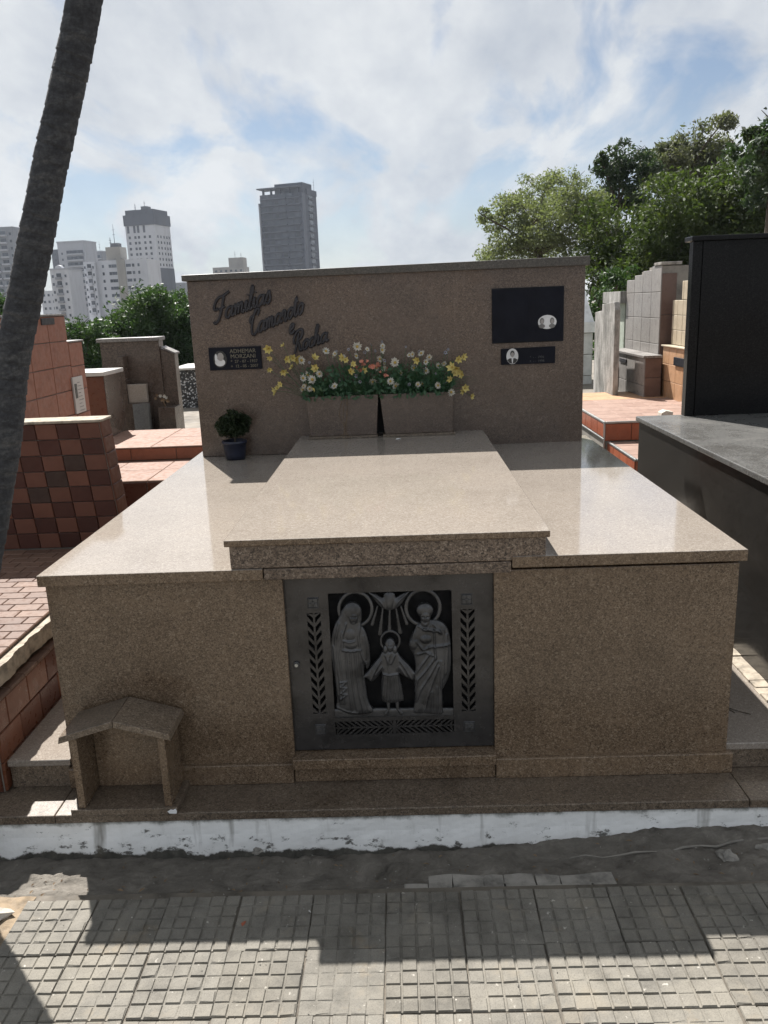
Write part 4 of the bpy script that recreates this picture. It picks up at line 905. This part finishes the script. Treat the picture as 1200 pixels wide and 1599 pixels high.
for b in ((1.597, 1.614, 3.848, 4.95, .6925, .7075), (1.6145, 3.3, 3.846, 3.862, .6925, .7075), (1.627, 1.645, 3.096, 3.846, .5425, .5575), (1.6455, 3.3, 3.096, 3.110, .5425, .5575), (1.597, 1.609, 3.846, 3.86, .42, .692), (1.597, 1.6095, 3.862, 4.95, .562, .576)):
    box('edge_trim', 'aluminium', rd, *b, bevel=.003)
pf = thing('platform', 'flat peach tiled platform in front of the grey and cream tombs', 'platform')
box('core', 'concrete', pf, 1.6, 4.4, 4.96, 6.25, .3, .651, bevel=0); tile_wall(pf, 'top', .651, 1.6, 4.4, 4.96, 6.25, .31, .32, lambda i, r: 'tile_peach' if r > 1 else 'tile_redtop', .009, .003)
gb = thing('box_tomb', 'low grey tiled box tomb with a brown front and a wall grille', 'tomb')
box('core', 'concrete', gb, 2.444, 2.60, 5.722, 7.02, .4, 1.035, bevel=0); tile_wall(gb, '-x', 2.444, 5.722, 7.02, .50, 1.035, .326, .268, lambda i, r: 'tile_grey', .009, .005); tile_wall(gb, '-y', 5.722, 2.442, 2.60, .655, 1.035, .158, .19, lambda i, r: 'tile_brown', .009, .003)
box('lid', 'granite_grey', gb, 2.42, 2.602, 5.70, 7.04, 1.0355, 1.06); box('grille', 'letter_metal', gb, 2.425, 2.4345, 6.35, 6.62, .945, .985); box('plaque', 'plaque_edge', gb, 2.425, 2.4345, 6.66, 6.92, .66, .88)
gh = thing('headstone_tomb', 'tall grey tiled headstone wall with a stepped top before the trees', 'tomb')
def gtop(y): return 1.905 if y < 6.30 else 1.872 if y < 6.56 else 1.838 if y < 6.82 else 1.795
for a, b, t in ((5.872, 6.30, 1.905), (6.301, 6.56, 1.872), (6.561, 6.82, 1.838), (6.821, 7.10, 1.795)):
    box('core', 'concrete', gh, 2.618, 2.90, a, b, .5, t-.008, bevel=0)
tile_wall(gh, '-x', 2.618, 5.872, 7.10, .655, 1.905, .307, .25, lambda i, r: 'tile_grey', .009, .005, topf=gtop)
tile_wall(gh, '-y', 5.872, 2.616, 2.76, .655, 1.83, .144, .39, lambda i, r: 'tile_brown', .009, .004); box('stone_block', 'stone_grey', gh, 2.60, 2.80, 5.86, 6.1, 1.906, 1.935)
oc = thing('tiled_tomb', 'orange tiled tomb topped by a stepped cream tiled block', 'tomb')
box('core', 'concrete', oc, 2.64, 3.6, 4.60, 5.79, .4, 1.142, bevel=0); tile_wall(oc, '-x', 2.64, 4.60, 5.79, .655, 1.142, .20, .1625, lambda i, r: 'tile_peach', .009, .003); tile_wall(oc, '-y', 4.60, 2.64, 3.6, .655, 1.142, .20, .1625, lambda i, r: 'tile_peach', .009, .003)
box('lid', 'tile_cream', oc, 2.615, 3.62, 4.58, 5.81, 1.1425, 1.155); box('core', 'concrete', oc, 2.70, 3.4, 4.7, 5.76, 1.1555, 1.568, bevel=0); box('core', 'concrete', oc, 2.70, 3.4, 4.7, 5.50, 1.569, 1.74, bevel=0)
tile_wall(oc, '-x', 2.70, 4.7, 5.76, 1.158, 1.575, .15, .139, lambda i, r: 'tile_cream', .009, .004); tile_wall(oc, '-x', 2.70, 4.7, 5.50, 1.577, 1.747, .15, .17, lambda i, r: 'tile_cream', .009, .004)
box('plaque', 'plaque_edge', oc, 2.615, 2.632, 4.95, 5.42, .985, 1.06)
mt = thing('headstone_tomb', 'weathered grey cement headstone wall with white lime stains', 'tomb')
MB().prism([(5.94, .4), (6.78, .4), (6.78, 1.47), (6.47, 1.49), (6.47, 1.555), (5.98, 1.578), (5.94, 1.50)], 'x', 2.19, 2.245).build('wall', 'mottled_cement', mt, .006)
gt = thing('box_tomb', 'pale green rendered tomb glimpsed between the cement wall and the grey headstone', 'tomb')
plain('green_render', (.33, .37, .31), .8, var=.2); box('wall', 'green_render', gt, 2.62, 3.3, 7.2, 7.9, .4, 1.55); box('cap', 'mottled_cement', gt, 2.55, 3.35, 7.13, 7.95, 1.5505, 1.68); box('shelf', 'mottled_cement', gt, 2.60, 3.3, 7.15, 7.198, .9, .93)
wh = thing('chapel_tomb', 'white tiled tomb with a steep pointed top at the right edge of the headstone', 'tomb')
box('core', 'concrete', wh, 1.75, 2.455, 8.05, 8.9, .4, 1.25, bevel=0); tile_wall(wh, '-y', 8.05, 1.75, 2.455, .41, 1.20, .235, .24, lambda i, r: 'tile_white', .009, .008); tile_wall(wh, '+x', 2.455, 8.05, 8.9, .41, 1.20, .28, .24, lambda i, r: 'tile_white', .009, .008)
box('cornice', 'white_paint', wh, 1.72, 2.49, 8.0, 8.93, 1.205, 1.335)
MB().add([(1.76, 8.03, 1.3355), (2.47, 8.03, 1.3355), (2.47, 8.9, 1.3355), (1.76, 8.9, 1.3355), (2.02, 8.35, 1.93), (2.345, 8.35, 1.93), (2.345, 8.6, 1.93), (2.02, 8.6, 1.93)], [(3, 2, 1, 0), (4, 5, 6, 7), (0, 1, 5, 4), (1, 2, 6, 5), (2, 3, 7, 6), (3, 0, 4, 7)]).build('pointed_top', 'white_paint', wh)
rb = thing('rubble', 'broken pale stone piece at the foot of the black headstone', 'rubble')
MB().prism([(2.07, .70), (2.16, .70), (2.165, .745), (2.11, .757), (2.075, .74)], 'y', 3.98, 4.08).build('block', 'concrete_pale', rb, .004)

# ================================================================ PALM
def palm():
    t = thing('palm_tree', 'slender leaning palm with a dark ringed trunk in front of the red tiled tomb', 'tree', (-1.46, -.2, -.02))
    path = spline([(-1.46, -.2, -.12), (-1.30, -.2, .50), (-1.148, -.2, .968), (-1.041, -.2, 1.297), (-.978, -.2, 1.538), (-.896, -.2, 1.765), (-.82, -.2, 1.981), (-.745, -.2, 2.185), (-.675, -.2, 2.38), (-.50, -.2, 2.95), (-.30, -.2, 3.8), (-.18, -.2, 4.9)], 60)
    n = 28; v = []; L = 0; prev = None; ph = 0; rr = random.Random(4); ring = .043
    for i, p in enumerate(path):
        if prev is not None: L += (p-prev).length
        prev = p; ph = (L % ring)/ring if True else 0
        r = (.047 if L < 1.0 else .047-.006*min((L-1.0)/1.5, 1))+max(0, .25-L)*.08
        r *= 1+.055*(1-ph)**2*(.6+.4*math.sin(L*31))-.025*(ph > .84)
        tdir = (path[min(i+1, len(path)-1)]-path[max(i-1, 0)]).normalized(); a = tdir.cross(Vector((0, 1, 0))).normalized(); b = tdir.cross(a)
        for k in range(n):
            an = 2*math.pi*k/n; q = r*(1+.018*math.sin(an*3+L*9)+.014*math.sin(an*7-L*23)+.012*rr.uniform(-1, 1)); v.append(p+(a*math.cos(an)+b*math.sin(an))*q-Vector((-1.46, -.2, -.02)))
    f = [(i*n+k, i*n+(k+1) % n, (i+1)*n+(k+1) % n, (i+1)*n+k) for i in range(len(path)-1) for k in range(n)]
    MB().add(v, f).build('trunk', 'palm_bark', t, smooth=True)
    top = path[-1]-Vector((-1.46, -.2, -.02))
    for j in range(11):
        az = 2*math.pi*j/11+.2; d = Vector((math.cos(az), math.sin(az), 0)); el = .5 if j % 2 else .95; pts = [top+d*(1.7*s)+Vector((0, 0, 1))*(el*1.5*s-1.5*s*s) for s in [i/14 for i in range(15)]]
        mb = MB().tube(pts, [.016*(1-i/15)+.002 for i in range(15)], 5); sdv = Vector((-d.y, d.x, 0))
        for i in range(2, 15):
            for s in (-1, 1):
                for o in (0, .045):
                    c = pts[i]-d*o; l = .34*math.sin(math.pi*(i/15.5))+.06; e = c+sdv*s*l+d*l*.45-Vector((0, 0, l*.45)); m_ = (c+e)/2+Vector((0, 0, .02)); w = d*.012
                    mb.add([c-w*.5, c+w*.5, m_+w, e, m_-w], [(0, 1, 2, 4), (4, 2, 3)])
        mb.build('frond', 'leaf_mid', t)
palm()

# ================================================================ TREES
TREES = {
'pale': (26, [(3.24, 4.15, 0.5), (3.87, 4.42, 0.75), (4.9, 4.87, 0.77), (5.52, 4.95, 0.68), (4.49, 4.0, 1.02), (5.54, 4.06, 1.02), (6.07, 3.54, 1.02), (3.87, 3.22, 0.91), (4.92, 3.08, 1.02), (3.44, 3.0, 0.59), (2.86, 4.21, 0.29), (6.47, 4.32, 0.64), (4.18, 4.8, 0.36), (5.11, 5.2, 0.36)]),
'dark': (29, [(8.02, 6.12, 0.7), (8.46, 6.27, 0.65), (7.5, 6.01, 0.5), (8.72, 5.51, 0.75), (7.93, 5.22, 0.8), (7.26, 4.49, 0.88), (8.85, 4.97, 0.75), (7.18, 6.15, 0.25)]),
'grey': (33, [(10.94, 6.8, 0.9), (12.17, 7.51, 0.96), (12.7, 7.84, 0.57), (13.09, 6.95, 0.99), (11.46, 6.49, 1.19), (12.48, 6.38, 1.27), (10.44, 6.54, 0.62), (10.67, 7.15, 0.4)]),
'olive': (22, [(6.58, 3.05, 1.17), (7.62, 3.86, 1.17), (8.67, 4.16, 1.07), (9.73, 4.11, 1.17), (6.99, 1.81, 1.36), (8.04, 2.64, 1.36), (9.26, 3.11, 1.36), (10.29, 3.75, 1.17), (6.15, 2.19, 0.88), (6.39, 0.57, 1.07), (6.05, -0.52, 0.78), (7.5, 0.53, 1.17), (8.46, 1.4, 1.17), (10.83, 2.54, 1.36)]),
'right': (17, [(7.98, 4.62, 0.56), (7.72, 4.4, 0.46), (8.28, 4.96, 0.56), (8.48, 4.11, 0.93), (7.8, 4.85, 0.22), (9.07, 4.48, 0.93)]),
'shrub': (15.5, [(4.28, 1.54, 0.34), (4.58, 1.92, 0.4), (4.21, 0.54, 0.37), (4.55, -0.08, 0.4), (4.16, 1.01, 0.31), (4.86, 0.31, 0.43), (4.37, -0.35, 0.31)]),
'leftbig': (30, [(-10.45, 1.42, 1.04), (-9.6, 1.92, 0.98), (-8.71, 1.79, 0.93), (-8.16, 1.38, 0.72), (-10.06, 0.43, 1.55), (-8.58, 0.13, 1.55), (-11.05, 1.08, 0.67), (-9.12, 2.21, 0.57), (-7.76, 0.83, 1.04)]),
'leftlow': (25, [(-10.35, 1.2, 0.57), (-9.95, 0.98, 0.61), (-10.69, 1.07, 0.44), (-10.26, 0.27, 0.88), (-9.6, 0.03, 0.88), (-11.06, 0.71, 0.66), (-11.38, -0.11, 0.88)]),
'farleft': (25, [(-13.01, 1.98, 0.44), (-13.46, 2.08, 0.66), (-12.88, 1.73, 0.31), (-14.09, 1.86, 0.74)])}
def tree(key, label, mat, ls, dens, seed, shell=.25, loose=1.0, grow=1.12):
    Y, cl = TREES[key]; r = np.random.default_rng(seed); cx = sum(c[0]*c[2] for c in cl)/sum(c[2] for c in cl); zg = .57-max(0, Y-12)/128*14-.1
    t = thing('tree', label, 'tree', (cx, Y, zg), 'trees behind the tombs'); O = np.array([cx, Y, zg]); parts = []; lim = MB()
    zc = min(c[1] for c in cl); top = max(c[1] for c in cl); fork = Vector((0, 0, max(.8, (zc+top)/2-zg-(top-zc)*.5)))
    lim.tube(spline([(0, 0, -.2), (.05, .05, fork.z*.5), fork], 3), [.16, .145, .14, .13, .12, .11, .10], 8)
    for (x, z, rad) in cl:
        rad *= grow; y = Y+r.uniform(-1, 1)*1.1; c = np.array([x, y, z])-O
        lim.tube(spline([fork, fork.lerp(Vector(c), .55)+Vector((0, 0, .12)), Vector(c), Vector(c+np.array([rad*.6*np.sign(x-cx), 0, rad*.6]))], 4), [.05-.0037*k for k in range(13)], 5)
        nsub = max(5, int(9*rad)); 
        for k in range(nsub):
            d = r.normal(size=3); d /= np.linalg.norm(d); q = c+d*rad*(.35+.6*r.random())*np.array([1, 1.1, .9]); sr = rad*r.uniform(.22, .45)*loose
            n = int(dens*sr*sr*5.5/(ls*ls))+30
            parts.append(leaf_cloud(n, q, (sr*1.25, sr*1.2, sr*.8), ls, r, .38, shell))
            lim.tube([Vector(c), Vector((c+q)/2+np.array([0, 0, .04])), Vector(q)], [.014, .009, .004], 4)
        parts.append(leaf_cloud(int(dens*rad*rad*2.2/(ls*ls))+30, c, (rad*.85, rad*.9, rad*.8), ls, r, .38, .1))
    lim.build('trunk', 'bark', t); cloud_obj('crown', mat, t, parts)
tree('pale', 'pale green airy tree, leftmost of the trees on the right', 'leaf_pale', .054, .66, 1, .15, 1.0, 1.22)
tree('dark', 'dark green tree crown rising behind the pale airy tree', 'leaf_dark', .080, 1.2, 2)
tree('grey', 'tall grey-green tree crown behind the olive tree', 'leaf_grey', .085, 1.1, 3)
tree('olive', 'broad olive green tree filling the right behind the grey tombs', 'leaf_olive', .070, 1.2, 4, grow=1.18)
tree('right', 'dark leafy tree top at the upper right edge', 'leaf_dark', .085, 1.0, 5)
tree('shrub', 'bright green leafy shrub close behind the headstone on the right', 'leaf_mid', .05, 1.1, 6)
tree('leftbig', 'dense round green tree left of the headstone under the white buildings', 'leaf_mid', .085, 1.5, 7)
tree('leftlow', 'lower green tree left of the dense round tree, behind the orange tomb', 'leaf_mid', .075, 1.4, 8)
tree('farleft', 'small green tree top at the far left edge beside the palm', 'leaf_mid', .08, 1.4, 9)

# ================================================================ CITY TOWERS
_wm = {}
def win(parent, face, u, z, w, h, mat='window_glass', name='window', off=0.0, deep=.16):
    key = (round(w, 2), round(h, 2), mat, deep)
    if key not in _wm:
        m = MB().box(-w/2, w/2, -.07, deep, -h/2, h/2).mesh('window'); m.materials.append(MATS[mat]); _wm[key] = m
    if face == 'front': copy(_wm[key], name, parent, (u, off, z))
    else: copy(_wm[key], name, parent, (off, u, z), (0, 0, R(90)))
def tower(label, x, y, ztop, w, d, rot, wall='wall_white', zb=-16):
    t = thing('apartment_building', label, 'building', (x, y, zb), 'city buildings on the skyline', R(rot)); h = ztop-zb
    box('wall', wall, t, -w, 0, 0, d, 0, h, bevel=0); return t, h
def roof(t, h, w, d, mat='wall_roof', o=.5, k=.8): return box('parapet', mat, t, -w-o, o, -o, d+o, h+.01, h+k, bevel=0)
def mast(t, u, v, z, l, r=.12):
    mb = MB().tube([(u, v, z), (u, v, z+l)], [r, r*.4], 6)
    for k in (.45, .7): mb.box(u-.5, u+.5, v-.05, v+.05, z+l*k, z+l*k+.1)
    mb.build('antenna', 'wall_roof', t)
# tall dark tower
t, h = tower('tall dark grey glazed tower rising alone left of centre', -47.6, 440, 58.6, 23.5, 19, -18, 'wall_tower')
for k in range(16):
    z = h-2.6-k*3.25
    for a, b in ((-23.2, -8.4), (-8.0, -.6)): box('balcony', 'wall_band', t, a, b, -1.1, -.01, z, z+.55, bevel=0)
    for u in (-21, -17.6, -14.2, -10.6, -6.2, -2.8): win(t, 'front', u, z+1.75, 2.1, 1.7)
    box('floor_ledge', 'wall_band', t, .01, .9, 8.0, 14.5, z, z+.4, bevel=0); win(t, 'side', 11.2, z+1.7, 4.6, 1.9)
box('corner_pier', 'wall_band', t, .0, .5, .0, 3.4, 0, h-.2, bevel=0); box('corner_pier', 'wall_grey', t, -24.2, -23.5, -.9, 3, 0, h-4, bevel=0)
box('canopy', 'wall_band', t, -24.5, -1.0, -1.4, 8, h+2.6, h+3.2, bevel=0)
for u in (-22.5, -18, -13, -8, -3): box('column', 'wall_tower', t, u, u+.9, 1, 2, h, h+2.59, bevel=0)
box('penthouse', 'wall_tower', t, -16, -.2, 2.5, 14, h+.01, h+5.0, bevel=0); box('screen_wall', 'wall_tower', t, -.1, .4, 6, 18.9, h-.5, h+2.2, bevel=0); mast(t, .2, 16, h+2.2, 6)
# white tower with a slate top
t, h = tower('white tower with a slate grey crown and square windows', -113.0, 400, 42.0, 15.5, 14.5, -14, 'wall_white')
box('crown', 'wall_slate', t, -15.9, .35, -.4, 14.9, h+.01, h+4.8, bevel=0); box('crown', 'wall_slate', t, -15.0, -.4, .5, 14, h+4.81, h+7.0, bevel=0); box('lift_house', 'wall_roof', t, -8.5, -5.5, 4, 8, h+7.01, h+8.8, bevel=0)
mast(t, -11.5, 4, h+7, 3.2, .2); mast(t, -7, 5, h+8.8, 2.6); box('lower_band', 'wall_slate', t, -15.6, .15, -.15, 14.6, 0, h-19.5, bevel=0)
for k in range(7):
    z = h-5.3-k*2.55
    for u in (-13.6, -10.6, -8.7, -5.6, -2.9): win(t, 'front', u, z, 1.1, 1.2)
    for v in (2.2, 5.0, 7.9, 10.6, 12.8): win(t, 'side', v, z, 1.0, 1.2)
for u in (-14, -10.7, -8.7, -5.6): win(t, 'front', u, h-1.7, 1.15, 3.2, 'wall_slate')
# white block with a grey stair tower
t, h = tower('long white apartment block with a grey stair tower in front of the slate crowned tower', -88.9, 300, 20.6, 19.0, 12, -6, 'wall_white')
box('stair_tower', 'wall_beige', t, -11.2, -8.2, -.35, 6, 0, h+.2, bevel=0); box('water_tank', 'wall_beige', t, -15.6, -10.2, 1.5, 7, h+.21, h+4.6, bevel=0); box('tank_top', 'wall_roof', t, -14.2, -11.4, 3, 6, h+4.61, h+6.0, bevel=0)
mast(t, -13, 4, h+6, 6.5); mast(t, -14.6, 4, h+4.6, 3.5, .2)
for k in range(7):
    z = h-2.0-k*2.55
    for u, w in ((-16.6, .75), (-13.9, 1.0), (-12.4, 1.8), (-7.0, 1.8), (-5.2, .9), (-3.2, .75)): win(t, 'front', u, z, w, 1.05)
box('balcony_block', 'wall_white', t, -23.2, -19.02, -1.5, 9, 0, h-.3, bevel=0)
for k in range(7):
    z = h-2.2-k*2.55; box('balcony', 'wall_pale', t, -21.9, -20.2, -2.4, -1.51, z-1.1, z-.2, bevel=0); win(t, 'front', -21.05, z+.5, 1.5, 1.3, off=-1.5); win(t, 'front', -22.7, z, .55, .9, off=-1.5); win(t, 'front', -19.6, z, .55, .9, off=-1.5)
t, h = tower('low white apartment block with rounded balconies at the foot of the long white block', -111.6, 285, 17.2, 6.6, 10, -6, 'wall_white'); roof(t, h, 6.6, 10, 'wall_pale', .2, .5)
MB().prism([(-4.9, h+.5), (-2.3, h+.5), (-2.7, h+1.2), (-3.6, h+1.6), (-4.5, h+1.2)], 'y', .2, 2).build('gable', 'wall_white', t)
for k in range(6):
    z = h-2.1-k*2.6; box('balcony', 'wall_grey', t, -4.6, -2.6, -1.0, -.01, z-1.1, z-.3, bevel=0); win(t, 'front', -3.6, z+.3, 1.7, 1.3); win(t, 'front', -5.8, z, .7, .9); win(t, 'front', -1.2, z, .7, .9)
# pale tower with balconies
t, h = tower('pale grey tower with dark balcony strips just right of the palm', -161.9, 440, 39.0, 15.0, 13, -8, 'wall_pale'); roof(t, h, 15, 13, 'wall_pale', .2, .7); box('side_wing', 'wall_slate', t, -19.4, -15.02, 1, 13, 0, h-3, bevel=0)
for k in range(10):
    z = h-5.4-k*3.0
    box('balcony_recess', 'wall_slate', t, -10.2, -1.0, -.25, -.01, z-.2, z+1.35, bevel=0); box('balcony', 'wall_pale', t, -10.2, -1.0, -1.1, -.26, z-1.0, z-.25, bevel=0)
    win(t, 'front', -12.8, z, .9, 1.1); win(t, 'front', -8.6, z+.6, 1.6, 1.3, off=-.3); win(t, 'front', -5.4, z+.6, 1.6, 1.3, off=-.3); win(t, 'front', -2.4, z+.6, 1.6, 1.3, off=-.3); win(t, 'front', -17.2, z, .8, 1.0, off=1)
t, h = tower('grey slab block with a row of dark balconies behind the pale tower', -165.2, 475, 36.2, 10.5, 12, -8, 'wall_grey'); roof(t, h, 10.5, 12, 'wall_pale', .2, .6); mast(t, -3, 4, h, 6)
for k in range(8):
    z = h-3-k*3.1; box('balcony', 'wall_pale', t, -9.8, -.6, -.9, -.01, z-1.0, z-.4, bevel=0)
    for u in (-8.3, -5.2, -2.2): win(t, 'front', u, z+.5, 2, 1.5)
t, h = tower('grey tower with stacked balconies at the far left edge', -166.6, 370, 40.6, 20, 14, -4, 'wall_grey')
for k in range(12):
    z = h-3-k*3.0
    for a, b in ((-12.4, -7.6), (-6.8, -3.2)): box('balcony', 'wall_pale', t, a, b, -1.0, -.01, z-1.0, z-.3, bevel=0)
    win(t, 'front', -10, z+.5, 3.6, 1.5); win(t, 'front', -5, z+.5, 2.6, 1.4); win(t, 'front', -1.6, z, .9, 1.1)
t, h = tower('small pale block with a square water tank left of the dark tower', -90.4, 500, 26.5, 19, 12, -4, 'wall_beige'); box('water_tank', 'wall_beige', t, -9.3, -.4, 1, 9, h+.01, h+5.2, bevel=0); mast(t, -6, 4, h+5.2, 4); mast(t, -2.4, 4, h+5.2, 3)
for u in (-17, -14, -11, -8, -5, -2): win(t, 'front', u, h-2.2, 1.4, 1.2)
t, h = tower('tiny grey building top just above the left corner of the headstone', -126, 500, 18.3, 7, 8, -4, 'wall_grey'); roof(t, h, 7, 8, 'wall_pale', .2, .5); mast(t, -2, 3, h, 6)
t, h = tower('white low rise block with small windows low behind the palm', -141, 350, 12.5, 9, 9, -4, 'wall_white')
for k in range(5):
    for u in (-7.6, -5.6, -3.5, -1.5): win(t, 'front', u, h-1.8-k*2.7, .9, 1.0)

# ================================================================ SMALL LITTER
def litter(name, label, cat, x, y, z, s, mat, rot=0):
    o = MB().add([(-s, -s*.4, 0), (0, -s*.5, s*.12), (s, -s*.1, .002), (s*.6, s*.4, s*.15), (-s*.5, s*.45, .003), (0, 0, s*.3)], [(0, 1, 5), (1, 2, 5), (2, 3, 5), (3, 4, 5), (4, 0, 5), (4, 3, 2, 1, 0)]).build(name, mat)
    o.location = (x, y, z); o.rotation_euler[2] = rot; return tag(o, label, cat)
litter('dry_leaf', 'tiny dark dry leaf on the sunlit right slab', 'leaf', .565, .56, .8606, .010, 'stem_dry', .6)
litter('paper_scrap', 'white paper scrap on the raised slab below the right planter', 'scrap', .035, 1.82, .9577, .016, 'white_paint', .2)
litter('red_fragment', 'small red fragment on the shaded paving tiles', 'fragment', -.655+.24, -.54, PZ+.001, .010, 'tile_red', 1)
litter('white_chip', 'white chip lying on the shaded paving left of the steps in shadow', 'chip', -.02-.22, -.50, PZ+.001, .006, 'marble_white', 2)
tw = MB().tube(spline([(1.195, .235, .2005), (1.175, .28, .2015), (1.205, .25, .201), (1.245, .22, .2005)], 4), .0014, 5).build('twig', 'bark'); tag(tw, 'thin dark twig on the pale granite step at the right', 'twig')

def debris():
    mb = MB(); q = random.Random(8)
    for k in range(230):
        x = q.uniform(-1.5, 1.5); y = -.15-.28*q.random(); t = (y+.438)/.316; a = q.uniform(0, 6.3); s_ = .0012+.005*q.random()**3
        kz = -.066+.066*min(max((x-.15)/.7, 0), 1); z = (PZ-.012)*(1-t)**1.3+kz*t-.014*math.sin(math.pi*min(t*1.05, 1))*(1-.5*min(max((x-.1)/.5, 0), 1))+.007
        c, d = math.cos(a)*s_, math.sin(a)*s_
        mb.add([(x-c, y-d, z), (x+d*.5, y-c*.5, z+.001), (x+c, y+d, z+q.uniform(0, .003)), (x-d*.5, y+c*.5, z+.002), (x, y, z+.004)], [(0, 1, 4), (1, 2, 4), (2, 3, 4), (3, 0, 4)])
    for k in range(160):
        x = q.uniform(-1.3, 1.3); y = q.uniform(-1.4, -.42); a = q.uniform(0, 6.3); s_ = q.uniform(.001, .0035); c, d = math.cos(a)*s_, math.sin(a)*s_; z = PZ+.0008
        mb.add([(x-c, y-d, z), (x+d*.6, y-c*.6, z), (x+c, y+d, z), (x-d*.6, y+c*.6, z), (x, y, z+s_)], [(0, 1, 4), (1, 2, 4), (2, 3, 4), (3, 0, 4)])
    o = mb.build('grit', 'stone_grey'); stuff(o)
    mb = MB()
    for k in range(90):
        x = q.uniform(-1.4, 1.4); t = .08+.8*q.random(); y = -.438+.316*t; a = q.uniform(0, 6.3); s_ = q.uniform(.004, .013)
        kz = -.066+.066*min(max((x-.15)/.7, 0), 1); z = (PZ-.012)*(1-t)**1.3+kz*t-.014*math.sin(math.pi*min(t*1.05, 1))*(1-.5*min(max((x-.1)/.5, 0), 1))+.009
        c, d = math.cos(a)*s_, math.sin(a)*s_
        mb.add([(x-c, y-d, z), (x+d*.32, y-c*.32, z+.003), (x+c, y+d, z+.001), (x-d*.32, y+c*.32, z+.004)], [(0, 1, 2), (0, 2, 3)])
    stuff(mb.build('leaf_litter', 'stem_dry'))
debris()

# ================================================================ AIR
hz = MB().box(-420, 420, -40, 640, -20, 80).build('haze', None); stuff(hz)
hm = bpy.data.materials.new('haze'); hm.use_nodes = True; hm.node_tree.nodes.clear()
ho = hm.node_tree.nodes.new('ShaderNodeOutputMaterial'); hv = hm.node_tree.nodes.new('ShaderNodeVolumePrincipled')
hv.inputs['Color'].default_value = (.80, .88, 1, 1); hv.inputs['Density'].default_value = .00015; hv.inputs['Anisotropy'].default_value = .2
hm.node_tree.links.new(hv.outputs[0], ho.inputs['Volume']); hz.data.materials.append(hm)
